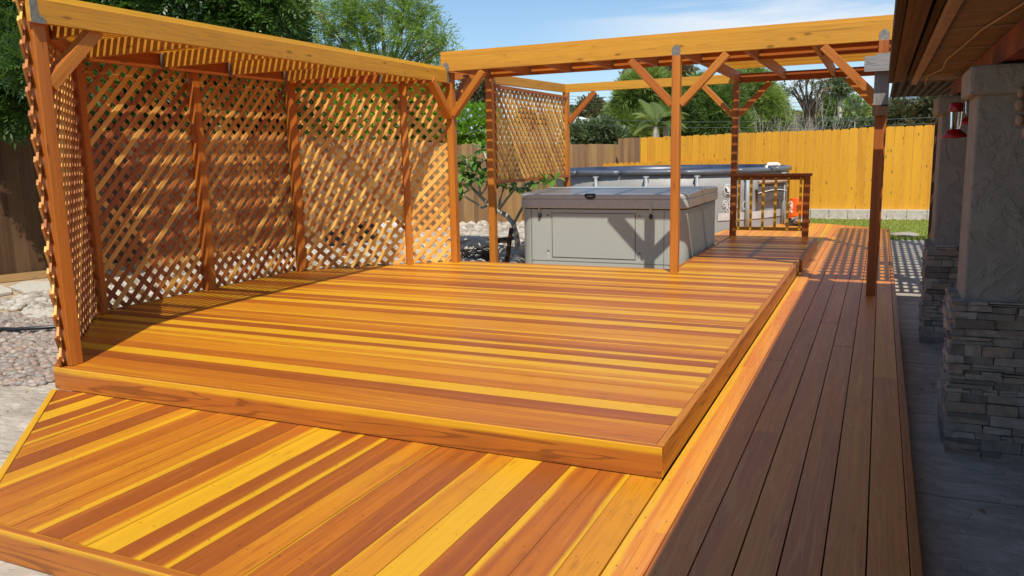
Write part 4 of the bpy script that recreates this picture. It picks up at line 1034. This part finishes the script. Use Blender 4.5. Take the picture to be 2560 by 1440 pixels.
for px_,py_,rp in ((770,120,34),(800,60,34),(790,20,26),(850,100,38),(860,40,38),(850,-10,30),(905,60,38),(900,5,34),(945,110,38),(960,45,36),(955,-8,26),(1005,90,36),(1020,30,36),(1015,-10,26),(1055,110,32),(1065,55,30),(1070,15,22),(1095,85,20),(1110,125,24),(1090,145,22),(1120,100,12),(810,150,38),(900,155,38),(980,160,36),(1040,170,30),(1000,200,30),(890,210,34),(1075,200,26),(780,10,14)):
    cl.append((px_+rs.uniform(-6,6),py_+rs.uniform(-5,5),rp))
tree('willow_leaf_tree','tall airy light green tree with narrow leaves left of the open sky','tree',19,cl,'willow',M['leaf_bamboo'],125,1.35,up=.15,base=(-14.2,19.5),barkm='bark',tr=.10,jy=.6,hollow=.1)
pb=tree('flowering_bush','bright green bush with small pale blue flowers above the brown side fence','bush',15.0,
  [(1180,320,42),(1150,290,30),(1205,300,26),(1100,300,40),(1040,290,40),(980,300,40),(910,300,40),(850,290,38),(790,300,38),(760,260,40),(840,240,40),(930,240,40),(1010,235,40),(1080,250,36),(1170,350,40),(1010,340,40),(900,345,40),(820,340,36),(1080,345,36)],
  'small',M['leaf_bush'],520,1.5,up=.3,base=(-9.6,15.2),barkm='bark',tr=.05,jy=.4)
P,D,T=clump_pts([(tuple(at(a,b,14.7)),c*dist(at(a,b,14.7))/FPX,n) for a,b,c,n in ((1180,315,46,90),(1205,345,30,60),(1150,290,34,30),(1160,345,36,60),(1060,310,60,40),(950,310,60,40),(850,310,60,30))],1,.3,.85)
scatter('blossom',leaf_tpl([((0,0,0),(math.cos(a),math.sin(a),.2),.035,.03) for a in (0,1.26,2.5,3.8,5.0)]),P,dir_rot(D),np.full(len(P),1.2),T,M['flower'],pb)
tree('eucalyptus_tree','small olive brown eucalyptus seen between the two pergolas','tree',38,
  [(1190,200,20),(1180,230,26),(1205,240,24),(1165,255,24),(1195,270,28),(1215,205,12),(1200,300,30)],'broad',M['leaf_euc'],220,1.9,up=-.3,tr=.2)
# pines and other trees beyond the fences
tree('pine_tree','dense bright pine left of the centre post behind the fence','pine tree',27,
  [(1620,215,44),(1585,235,36),(1655,225,36),(1600,265,44),(1640,270,48),(1565,285,34),(1590,315,44),(1640,320,44),(1672,290,34),(1560,325,34),(1548,345,28)],'pine',M['leaf_pine2'],420,1.5,up=.7,barkm='bark_dark',tr=.22)
tree('pine_tree','dark green pine just right of the centre post behind the fence','pine tree',24,
  [(1750,235,34),(1730,265,34),(1780,260,38),(1740,300,40),(1790,300,42),(1825,290,36),(1820,250,30),(1770,330,36),(1720,330,34),(1828,325,34),(1715,290,28),(1840,215,22)],'pine',M['leaf_pine'],480,1.3,up=.6,barkm='bark_dark',tr=.2)
tree('pine_tree','tall light green pine behind the rear platform post','pine tree',30,
  [(1890,215,30),(1865,200,26),(1900,245,34),(1925,255,24),(1880,285,36),(1920,295,34),(1935,315,30),(1870,320,34),(1905,330,34)],'pine',M['leaf_pine2'],420,1.5,up=.7,barkm='bark_dark',tr=.2)
tree('eucalyptus_tree','tall dark eucalyptus crown rising above the centre pergola beam','tree',42,
  [(1600,190,26),(1640,180,32),(1680,195,30),(1700,220,24),(1585,215,20),(1660,160,24),(1700,250,28),(1715,275,24),(1705,180,20)],'broad',M['leaf_bronze'],240,2.0,up=-.3,barkm='bark_dark',tr=.25)
tree('eucalyptus_tree','slim dark grey green tree left of the tall bronze tree','tree',40,
  [(1945,242,13),(1953,228,9),(1950,262,14),(1940,280,14),(1956,288,10)],'broad',M['leaf_gray'],420,1.2,up=-.2,tr=.15)
tree('eucalyptus_tree','tall bronze leaved gum tree with open crown against the sky','tree',36,
  [(1998,208,11),(2015,193,11),(1978,226,6),(1984,218,7),(2035,200,13),(2058,203,11),(2066,222,9),(2045,228,12),(2030,250,11),(2012,240,6),(2035,275,14),(2018,288,14),(2052,248,8)],'broad',M['leaf_bronze'],230,.85,up=-.3,barkm='bark_dark',tr=.2,hollow=.2)
tree('round_tree','rounded dark green tree left of the sparse tree on the hillside','tree',46,
  [(2068,262,12),(2085,256,13),(2100,264,14),(2075,276,12),(2095,282,13),(2112,258,11)],'small',M['leaf_pine'],700,2.4,up=.4,tr=.18)
tree('round_tree','rounded olive green tree beside the rear right post','tree',44,
  [(2130,260,13),(2150,266,13),(2168,276,11),(2140,280,14),(2122,274,11),(2160,290,10)],'small',M['leaf_pine2'],600,2.2,up=.4,tr=.18)
tree('sparse_tree','thin sparse tree with tiny leaf tufts above the rounded trees','tree',40,
  [(2092,200,7),(2088,215,9),(2103,222,10),(2095,230,7),(2118,205,5),(2112,225,6)],'small',M['leaf_gray'],900,2.6,up=.1,barkm='bark_pale',tr=.09,hollow=.1)
tree('slender_tree','slender pale trunked sapling in front of the hillside hedge','tree',30,
  [(2135,275,9),(2142,262,9),(2128,268,8),(2150,275,7)],'small',M['leaf_gray'],240,2.0,up=.2,barkm='bark_pale',tr=.022,hollow=.1)
tree('round_tree','rounded olive tree in front of the distant hillside houses','tree',60,
  [(1472,265,16),(1460,280,16),(1482,285,16),(1470,300,16),(1486,262,10)],'small',M['leaf_euc'],600,4.2,up=.3,tr=.2)
tree('garden_bush','grey green bushes low behind the brown fence','bush',24,
  [(1440,335,20),(1470,340,24),(1500,330,20),(1525,345,24),(1455,355,24),(1495,358,24),(1540,350,22),(1430,350,18),(1510,315,12)],'small',M['leaf_gray'],480,2.2,up=.4,tr=.05)
tree('garden_bush','shaded green bushes seen under the slatted patio cover','bush',26,
  [(2255,290,22),(2240,300,22),(2325,280,20),(2340,262,18),(2330,300,20),(2270,312,18),(2300,314,16),(2235,275,14)],'small',M['leaf_euc'],480,2.4,up=.3,tr=.05)
# hedges on the slope
def hedge(label,pxa,pxb,pya,pyb,Y,n,mat='leaf_hedge',size=1.6,Y2=None):
    Y2=Y2 or Y
    a=at(pxa,pyb,Y); b=at(pxb,pyb,Y2); H=(at(pxa,pya,Y).z-a.z); root=empty('hedge',(a+b)/2); tag(root,label,'hedge')
    t=RNG.random(n); P=np.stack([a.x+(b.x-a.x)*t,a.y+(b.y-a.y)*t+RNG.uniform(-.8,.8,n),a.z+(b.z-a.z)*t-.3+(H+.3)*RNG.random(n)**.7+RNG.normal(0,.05,n)],1)
    D=RNG.normal(size=(n,3)); D[:,2]+=.5; T=.35+.3*np.sin(t*37)+RNG.normal(0,.2,n)
    scatter('foliage','hedge',P,dir_rot(D),RNG.uniform(.7,1.3,n)*size,T,M[mat],root)
    mb=MB(); 
    for i in range(12): p=a.lerp(b,(i+.5)/12); mb.tube([(p.x,p.y,hz(p.x,p.y)-.1),(p.x,p.y,p.z+H*.5)],.06,5)
    mb.build('stem',M['bark'],root)
hedge('long pale green clipped hedge on the slope right of the pines',1950,2195,289,306,52,9000)
hedge('pale green hedge seen under the patio cover',2215,2345,289,302,54,5000)
hedge('yellow green hedge below the distant houses',1418,1540,307,326,48,6000,size=1.5)
hedge('dark low scrub along the slope under the long hedge',1940,2345,306,324,40,7000,'leaf_gray',1.4)

# palm
pm=empty('palm_tree',tuple(at(1640,345,21))); tag(pm,'feathery palm with arching fronds behind the fence left of the centre post','palm')
pm.location.z=-.3
def palm(px_,py_,Y,nf,L,seed,mbt,rs):
    c=at(px_,py_,Y); mbt.tube([(c.x,c.y,-.3),(c.x,c.y,c.z-.2),(c.x,c.y,c.z)],[.13,.11,.09],8)
    V=[];F=[];T=[]
    for k in range(nf):
        az=rs.uniform(0,2*PI); el=rs.uniform(.35,1.35); l=L*rs.uniform(.8,1.15); p=Vector(c); d=Vector((math.cos(az)*math.cos(el),math.sin(az)*math.cos(el),math.sin(el)))
        pts=[p.copy()]; n=14
        for i in range(n): p=p+d*l/n; d=(d+Vector((0,0,-.13))).normalized(); pts.append(p.copy())
        rac.tube(pts,[.010*(1-i/(n+1))+.003 for i in range(n+1)],4,tone=.3)
        sd=Vector((-math.sin(az),math.cos(az),0)); tn=rs.uniform(.2,.9)
        for i in range(2,n*3):
            f=i/(n*3); a_=pts[int(f*n)].lerp(pts[min(n,int(f*n)+1)],f*n-int(f*n)); dd=(pts[min(n,int(f*n)+1)]-pts[int(f*n)]).normalized()
            for s in (-1,1):
                ll=.30*math.sin(PI*min(1,f*.9+.12))**.6; e=a_+(dd*.7+sd*s*.8+Vector((0,0,-.35))).normalized()*ll; w_=dd*.011
                n0=len(V); V+= [tuple(a_-w_),tuple(a_+w_),tuple(a_.lerp(e,.6)+w_),tuple(e)]; F.append((n0,n0+1,n0+2,n0+3)); T.append(tn+rs.uniform(-.15,.15))
    return V,F,T
rs=random.Random(4); mbt=MB(); rac=MB(); V,F,T=palm(1640,318,21,20,1.25,1,mbt,rs); V2,F2,T2=palm(1667,305,21.6,12,1.3,2,mbt,rs)
F2=[tuple(i+len(V) for i in f) for f in F2]; V+=V2; F+=F2; T+=T2; T=np.clip(T,0,1)
fast_mesh('frond',np.array(V),np.array(F),np.stack([T,T*0+.3,T,T*0+1],1),M['leaf_palm'],pm); mbt.build('trunk',M['bark_pale'],pm,smooth=True); tag(rac.build('frond_stalks',M['leaf_palm'],pm),kind='stuff')

# bare shrubs
def bare(label,pxs,pyb,Y,H,n,seed,group=None):
    rs=random.Random(seed); c=at(pxs,pyb,Y); root=empty('bare_shrub',(c.x,c.y,hz(c.x,c.y))); tag(root,label,'shrub',group); mb=MB(); z0=hz(c.x,c.y)
    def grow(p,d,l,r,lv):
        e=p+d*l; m_=(p+e)/2+Vector((rs.uniform(-1,1),rs.uniform(-1,1),0))*l*.06; mb.tube([p,m_,e],[r,r*.8,r*.6],4,caps=False)
        if lv>0:
            for k in range(rs.choice((2,3,3))):
                d2=(d+Vector((rs.uniform(-.5,.5),rs.uniform(-.5,.5),rs.uniform(-.1,.35)))).normalized(); grow(p.lerp(e,rs.uniform(.45,1)),d2,l*rs.uniform(.55,.8),r*.55,lv-1)
    for i in range(n):
        a=rs.uniform(-1,1); grow(Vector((c.x+a*.35,c.y+rs.uniform(-.3,.3),z0)),Vector((a*.45+rs.uniform(-.15,.15),rs.uniform(-.35,.35),1)).normalized(),H*rs.uniform(.4,.6),.018,3)
    mb.build('twigs',M['twig'],root)
bare('bare grey twiggy shrub right of the rear platform post',1895,330,19.5,2.3,13,1)
bare('tall bare pale shrub below the bronze gum tree',1985,330,20,2.5,15,2)
bare('low bare shrub left of the rear right post',2060,330,21,2.2,13,3)
bare('bare shrub between the platform post and the tall bare shrub',1945,330,21.5,2.2,11,5)

# distant houses on the hillside, far left gap
rs=random.Random(9)
wallm=[plain('far_wall_white',(.72,.68,.62),.9,.05),plain('far_wall_cream',(.6,.5,.4),.9,.05)]; roofm=[plain('far_roof_red',(.35,.17,.11),.9,.1),plain('far_roof_grey',(.36,.34,.33),.9,.1)]
HL=[('white house with red roof highest on the left of the hill',1437,290,9,0,0),('cream house at the left end of the hillside row',1447,302,8,1,0),('wide white house behind the olive tree',1508,298,10,0,1),('cream two storey house on the hill crest',1502,284,8,1,0),('small white house right of the olive tree',1520,300,7,0,0),('grey roofed house low by the pine',1530,309,8,1,1),('pale house at the top left edge of the hill',1432,278,8,1,1),('small cream house near the crest',1517,287,5,1,0)]
for lab,px_,py_,wd,wi,ri in HL:
    # find where this sight line meets the slope
    for Y in range(60,420,2):
        p=at(px_,py_,Y)
        if p.z<=hz(p.x,p.y)+.2: break
    else: Y=300; p=at(px_,py_,Y)
    Y=max(Y,130); p=at(px_,py_,Y)
    z0=min(hz(p.x,p.y),p.z); s_=wd*dist(p)/FPX*.9; h=s_*.75
    root=empty('hillside_house',(p.x,p.y,z0)); tag(root,lab,'house')
    zt=max(z0+h,p.z+h*.6)
    mb=MB(); mb.box((p.x-s_,p.y-s_,z0),(p.x+s_,p.y+s_,zt)); wl=mb.build('wall',wallm[wi],root)
    mb=MB(); e=s_*1.12; mb.loft([[(p.x-e,p.y-e,zt),(p.x+e,p.y-e,zt),(p.x+e,p.y+e,zt),(p.x-e,p.y+e,zt)],[(p.x-s_*.5,p.y-.1,zt+s_*.5),(p.x+s_*.5,p.y-.1,zt+s_*.5),(p.x+s_*.5,p.y+.1,zt+s_*.5),(p.x-s_*.5,p.y+.1,zt+s_*.5)]]); mb.build('roof',roofm[ri],root)
    for k in (-.55,.0,.55):
        mb=MB(); mb.box((p.x+k*s_-s_*.13,p.y-s_-.05,zt-s_*.55),(p.x+k*s_+s_*.13,p.y-s_+.02,zt-s_*.25)); mb.build('window',M['groove'],wl)
# white roofed shed
p=at(1440,303,44); root=empty('white_house',(p.x,p.y,hz(p.x,p.y))); tag(root,'low house with white gable roof above the yellow green hedge','house')
z0=hz(p.x,p.y)
mb=MB(); mb.box((p.x-1.0,p.y-1,z0),(p.x+1.0,p.y+1,p.z-.1)); mb.build('wall',wallm[0],root)
mb=MB(); mb.loft([[(p.x-1.15,p.y-1.1,p.z-.12),(p.x+1.15,p.y-1.1,p.z-.12),(p.x+1.15,p.y+1.1,p.z-.12),(p.x-1.15,p.y+1.1,p.z-.12)],[(p.x-.05,p.y-1.1,p.z+.28),(p.x+.05,p.y-1.1,p.z+.28),(p.x+.05,p.y+1.1,p.z+.28),(p.x-.05,p.y+1.1,p.z+.28)]]); mb.build('roof',M['white'],root)
# scattered hillside trees (one built, the rest copied)
proto=None; rs=random.Random(31)
HT=[]
for k in range(32):
    if k<20: px_,py_=rs.uniform(1424,1545),rs.uniform(280,314)
    else: px_,py_=rs.uniform(1150,1560),rs.uniform(300,332)
    for Y in range(40,300,2):
        p=at(px_,py_,Y)
        if p.z<=hz(p.x,p.y): break
    HT.append((p.x,p.y,hz(p.x,p.y),rs.uniform(.6,1.1)*max(.4,min(1.3,Y/150))))
for k,(x,y,z,s_) in enumerate(HT):
    if proto is None:
        proto=empty('hillside_tree',(0,0,0)); tag(proto,'small distant tree on the hillside','tree','trees scattered over the hillside')
        P,D,T=clump_pts([((0,0,2.2),1.5,420),((.9,.3,1.9),1.0,200),((-.9,-.2,2.0),1.0,200),((.1,-.4,3.0),1.0,200)],1,.3)
        scatter('crown','hedge',P,dir_rot(D),np.full(len(P),2.1),T,M['leaf_gray'],proto)
        mb=MB(); mb.tube([(0,0,-.3),(0,0,1.8)],[.2,.12],6); mb.build('trunk',M['bark_dark'],proto)
        r=proto
    else: r=copy_tree(proto)
    r.location=(x,y,z); r.scale=(s_,s_,s_*rs.uniform(.8,1.2)); r.rotation_euler=(0,0,rs.uniform(0,6))

# overhead cables beyond the fence
def cable(label,pts,Y,r=.007):
    P=[at(a,b,Y) for a,b in pts]; mb=MB(); mb.tube(P,r,5); o=mb.build('cable',M['wire']); tag(o,label,'cable','cables beyond the fence')
cable('upper of the two dark cables running just above the fence',[(1130,288),(1425,297),(1700,305),(1950,305),(2180,300),(2345,293),(2600,280)],18.5)
cable('lower of the two dark cables running just above the fence',[(1130,300),(1425,310),(1700,319),(1950,319),(2180,315),(2345,308),(2600,296)],18.6)
cable('thin high cable under the middle pergola beam',[(1130,222),(1425,240),(1700,252),(1960,258),(2170,250),(2345,240)],50,.012)
cable('second thin high cable just below the first',[(1130,232),(1425,248),(1700,260),(1960,268),(2170,262),(2345,252)],50.5,.012)
cable('third thin high cable lowest of the high ones',[(1130,246),(1425,256),(1700,268),(1960,278),(2170,272),(2345,262)],51,.012)

# plumeria beside the tub
pu=empty('plumeria_tree',(-4.35,7.9,-.3)); tag(pu,'small plumeria tree with curving grey branches and long glossy leaves beside the hot tub','tree')
YP=8.0
def pp(a,b,dy=0): return at(a,b,YP+dy)
br=[([(1296,640),(1293,600),(1284,560),(1268,540),(1245,527),(1222,512),(1200,490),(1180,470),(1165,452)],.05,.02),
 ([(1222,512),(1205,520),(1190,508),(1170,497),(1158,487)],.022,.014),([(1200,490),(1198,465),(1205,440),(1200,425)],.022,.014),([(1245,527),(1250,500),(1258,475),(1262,455)],.025,.014),
 ([(1245,527),(1265,500),(1285,475),(1292,455)],.022,.013),([(1180,470),(1172,445),(1168,410),(1166,398)],.018,.012),([(1222,512),(1228,470),(1222,430),(1215,395),(1208,370)],.022,.012),
 ([(1284,560),(1305,520),(1325,480),(1333,452)],.025,.013),([(1200,490),(1215,470),(1220,450)],.016,.012),([(1165,452),(1155,440)],.014,.01)]
mb=MB()
for k,(pts,r0,r1) in enumerate(br):
    n=len(pts); mb.tube([pp(a,b,0 if k==0 else (.25*math.sin(k*2.3))*i/n) for i,(a,b) in enumerate(pts)],[r0+(r1-r0)*i/(n-1) for i in range(n)],8)
mb.build('trunk',M['bark_pale'],pu,smooth=True)
V=[];F=[];T=[]
rs=random.Random(77)
for k,(zx,zy) in enumerate(((270,170),(440,60),(300,250),(240,310),(380,300),(455,180),(230,540),(440,350),(660,410),(760,450),(940,400),(1090,370),(1180,370),(850,470),(200,420),(330,380),(420,420),(150,200),(620,380),(700,370),(210,250),(350,200))):
    c=pp(1100+zx/4.115,350+zy/4.115+8,rs.uniform(-.3,.3)); 
    for i in range(13):
        az=rs.uniform(0,2*PI); el=rs.uniform(-.25,1.0); L_=rs.uniform(.18,.30); d=Vector((math.cos(az)*math.cos(el),math.sin(az)*math.cos(el),math.sin(el))); s=Vector((-math.sin(az),math.cos(az),0)); tn=rs.uniform(.1,1)
        p=c.copy(); prev=None; dd=d.copy(); ws=[.006,.026,.038,.038,.026,.002]; n0=len(V)
        for j,w_ in enumerate(ws): V+= [tuple(p-s*w_),tuple(p+s*w_)]; p=p+dd*L_/5; dd=(dd+Vector((0,0,-.22))).normalized()
        for j in range(5): a=n0+2*j; F.append((a,a+1,a+3,a+2)); T.append(tn)
T=np.array(T); fast_mesh('leaves',np.array(V),np.array(F),np.stack([T,T*0+.3,T,T*0+1],1),M['leaf_plum'],pu,smooth=True)

# ------------------------------------------------------------------ stones
def stones(name,label_kind,areas,mat,seed,template_n=6,flat=.6):
    rng=np.random.default_rng(seed); N=sum(a[4] for a in areas)
    ico=[]; t=(1+5**.5)/2
    base=np.array([(-1,t,0),(1,t,0),(-1,-t,0),(1,-t,0),(0,-1,t),(0,1,t),(0,-1,-t),(0,1,-t),(t,0,-1),(t,0,1),(-t,0,-1),(-t,0,1)],float)
    base/=np.linalg.norm(base[0])
    tri=np.array([(0,11,5),(0,5,1),(0,1,7),(0,7,10),(0,10,11),(1,5,9),(5,11,4),(11,10,2),(10,7,6),(7,1,8),(3,9,4),(3,4,2),(3,2,6),(3,6,8),(3,8,9),(4,9,5),(2,4,11),(6,2,10),(8,6,7),(9,8,1)])
    # one subdivision
    vs=list(map(tuple,base)); mid={}; nt_=[]
    def mp_(a,b):
        k=(min(a,b),max(a,b))
        if k not in mid:
            m_=np.array(vs[a])+np.array(vs[b]); m_/=np.linalg.norm(m_); mid[k]=len(vs); vs.append(tuple(m_))
        return mid[k]
    for a,b,c in tri: x,y,z=mp_(a,b),mp_(b,c),mp_(c,a); nt_+= [(a,x,z),(b,y,x),(c,z,y),(x,y,z)]
    S=np.array(vs); TF=np.array(nt_)
    P=[];R=[]
    for x0,x1,y0,y1,n,rmin,rmax,z in areas:
        p=np.stack([rng.uniform(x0,x1,n),rng.uniform(y0,y1,n),np.full(n,z)],1); r=rng.uniform(rmin,rmax,n); p[:,2]+=r*flat*rng.uniform(.1,.9,n); P.append(p); R.append(r)
    P=np.concatenate(P); R=np.concatenate(R)
    # keep clear of the decks
    ok=~((P[:,0]>-5.6)&(P[:,1]>1.2)&(P[:,1]<4.3)); ok&=~((P[:,0]+4.0>-(P[:,1])*1.04-.12)&(P[:,1]<1.5)&(P[:,1]>0)); ok&=~((P[:,0]>-5.6+ (P[:,1]-4.2)*1.15)&(P[:,1]>=4.2)&(P[:,1]<5.6))
    ok&=~((P[:,0]>-4.7)&(P[:,1]<.55)); ok&=~((P[:,1]<(-P[:,0]-5.3)*-.197+.12+.06)&(P[:,0]<-4.4))
    P=P[ok]; R=R[ok]; N=len(P)
    ang=rng.uniform(0,2*PI,N); sx=rng.uniform(.75,1.35,N); sy=rng.uniform(.7,1.1,N); szz=rng.uniform(.45,.8,N)*flat/.6
    V=S[None]*np.stack([sx,sy,szz],1)[:,None,:]*R[:,None,None]; V*= (1+rng.normal(0,.05,(N,len(S),1)))
    c,s=np.cos(ang)[:,None],np.sin(ang)[:,None]; X=V[:,:,0]*c-V[:,:,1]*s; Yy=V[:,:,0]*s+V[:,:,1]*c; V=np.stack([X,Yy,V[:,:,2]],2)+P[:,None,:]
    F=(TF[None]+(np.arange(N)*len(S))[:,None,None]).reshape(-1,3); T=np.repeat(rng.random(N),len(TF))
    o=fast_mesh(name,V.reshape(-1,3),F,np.stack([T,T,T,T*0+1],1),mat,smooth=True); tag(o,kind='stuff'); return o
stones('river_pebbles','x',[(-9.0,-4.4,.1,2.1,9500,.016,.040,-.29)],M['pebble'],2)
stones('pale_rocks','x',[(-8.6,-5.5,2.3,9.0,3800,.03,.07,-.29),(-7.6,-3.9,5.6,12.8,3600,.04,.10,-.29),(-7.4,-5.0,9.5,12.8,500,.08,.14,-.29)],M['rock'],3,flat=.7)
stones('kerb_gravel','x',[(-2.8,2.6,16.05,16.33,500,.02,.04,-.29)],M['rock'],4)
# boulders, pavers and odds and ends in the side yard
def boulder(label,px_,py_,z,r,seed,sq=(1.3,1,.55),cat='rock',tone=.6,mat='rock',name='boulder'):
    p=at(px_,py_,6); d=(p-Vector(CAM)); t=(z-CAM[2])/d.z; p=Vector(CAM)+d*t
    root=None; mb=MB(); blob(mb,(p.x,p.y,z+.0),r,seed,14,9,sq,.12,tone); o=mb.build(name,M[mat],None,smooth=True); tag(o,label,cat); return o
boulder('big rounded boulder lying under the plank beyond the deck edge',1185,622,-.25,.34,3)
boulder('smaller boulder right of the big one beyond the deck edge',1262,600,-.25,.22,8,(1.2,1,.6))
boulder('flat pale boulder behind the last lattice panel',1080,640,-.27,.25,9,(1.4,1,.4))
def slab(label,pts,z,mat,name,cat,th=.04):
    P=[]
    for a,b in pts: p=at(a,b,5); d=(p-Vector(CAM)); t=(z-CAM[2])/d.z; P.append(Vector(CAM)+d*t)
    mb=MB(); mb.loft([[(p.x,p.y,z-th) for p in P],[(p.x,p.y,z) for p in P]]); o=mb.build(name,mat,bevel=.006); tag(o,label,cat); return P
slab('long flat pale paving stone by the foot of the dark fence',[(22,716),(60,728),(128,722),(124,702),(60,703)][::1],-.255,M['block'],'paving_stone','stone')
slab('pale paving stone cut by the left photo edge',[(-40,740),(30,728),(28,722),(0,712),(-40,718)],-.255,M['block'],'paving_stone','stone')
slab('oval pebbled stepping stone on the bare dirt',[(52,778),(62,790),(100,794),(150,788),(165,776),(150,766),(100,764),(62,768)],-.26,M['block'],'stepping_stone','stone')
slab('pale weathered plank propped over the boulders beyond the deck',[(1120,597),(1150,602),(1290,586),(1290,578),(1150,590)],-.08,M['bark_pale'],'plank','board',.03)
# black irrigation pipe on the pebbles
P=[]
for a,b in ((-60,822),(40,823),(100,820),(150,816),(260,806),(420,770)):
    p=at(a,b,5); d=(p-Vector(CAM)); t=(-.235-CAM[2])/d.z; P.append(Vector(CAM)+d*t)
mb=MB(); mb.tube(P,.018,8); o=mb.build('irrigation_pipe',M['black'],smooth=True); tag(o,'black irrigation pipe lying straight across the river pebbles','pipe')
mb=MB(); rs=random.Random(2); base=at(1192,640,9); d=base-Vector(CAM); base=Vector(CAM)+d*((-.2-CAM[2])/d.z); P=[]
for i in range(60): a=i*.55; P.append((base.x+.32*math.cos(a)*rs.uniform(.5,1.1),base.y+.3*math.sin(a)*rs.uniform(.5,1.1),-.2+rs.uniform(-.05,.12)))
mb.tube(P,.010,6); o=mb.build('garden_hose',M['black'],smooth=True); tag(o,'tangled black garden hose among the rocks beyond the deck','hose')
def groundpt(a,b,z=-.29):
    p=at(a,b,6); d=p-Vector(CAM); return Vector(CAM)+d*((z-CAM[2])/d.z)
mb=MB()
def pot(label,a,b,r,h,mat='black'):
    p=groundpt(a,b); root=empty('plant_pot',p); tag(root,label,'pot')
    mb=MB(); mb.lathe([(r*.75,0),(r*.95,h*.9),(r*1.08,h*.9),(r*1.08,h),(r*.95,h),(r*.9,h*.8),(0,h*.8)],p,20); mb.build('pot_body',M[mat],root,smooth=False)
    mb=MB(); mb.lathe([(r*.9,h*.82),(.01,h*.86)],p,16); mb.build('soil',M['bark_dark'],root)
pot('black pot on the rocks right beside the lone redwood tub post',1222,662,.14,.2)
pot('tall black nursery pot left of centre behind the lattice',868,590,.24,.5)
pot('black nursery pot just right of the tall one behind the lattice',918,612,.22,.42)
pot('wide black tub pot behind the lattice near the narrow post',960,590,.26,.46)
pot('black nursery pot nearest the lattice foot',838,622,.2,.34)
M['terra']=plain('terracotta',(.45,.16,.09),.8,.1)
pot('small terracotta pot on the stones behind the lattice',862,655,.10,.13,'terra')
p=groundpt(990,610); root=empty('block_stack',p); tag(root,'stack of pale concrete pavers behind the lattice','pavers')
for k in range(3):
    mb=MB(); mb.box((p.x-.3,p.y-.2,-.29+k*.14),(p.x+.3,p.y+.2,-.155+k*.14)); mb.build('paver',M['white'] if k==2 else M['block'],root,bevel=.008)
p=groundpt(1265,668,-.29); mb=MB(); mb.beam((p.x,p.y,-.3),(p.x+.10,p.y,.28),.05,.05,up=(0,1,0),tone=.1); o=mb.build('timber_stake',M['brown_wood'],bevel=.003); tag(o,'short dark timber stake leaning beside the redwood tub post','stake')
# flat stone at the lawn corner beside the walkway
p=groundpt(2262,590); mb=MB(); blob(mb,(p.x,p.y,-.27),.17,5,14,7,(1.5,1.2,.3),.12,.3); o=mb.build('flat_stone',M['rock'],smooth=True); tag(o,'flat brownish stone at the corner of lawn and walkway','stone')
V=[];F=[];T=[]; rs=random.Random(51)
for k in range(160):
    if k<90: x,y,z=rs.uniform(1.05,2.6),rs.uniform(-1,6),-.276
    else: x,y,z=rs.uniform(-6.5,-3.2),rs.uniform(-1.4,.2),-.281
    if k>=90 and (x>-4.1-(y+.0) or y>(-x-5.3)*-.197+.1): continue
    a=rs.uniform(0,6.28); l=rs.uniform(.02,.045); w_=l*.35; c,s_=math.cos(a),math.sin(a); n0=len(V)
    V+= [(x,y,z),(x+c*l*.5-s_*w_,y+s_*l*.5+c*w_,z+.006),(x+c*l,y+s_*l,z+.002),(x+c*l*.5+s_*w_,y+s_*l*.5-c*w_,z+.005)]; F.append((n0,n0+1,n0+2,n0+3)); T.append(rs.random())
T=np.array(T); M['dry']=leafmat('dry_leaf',(.16,.09,.04),(.38,.25,.11),trans=.1); tag(fast_mesh('fallen_leaves',np.array(V),np.array(F),np.stack([T,T*0,T,T*0+1],1),M['dry']),kind='stuff')
# unseen wall added behind the camera to darken the columns
mb=MB(); mb.box((1.2,-6.4,-.28),(3.3,-6.2,1.83)); mb.build('wall',M['stucco'],hs)
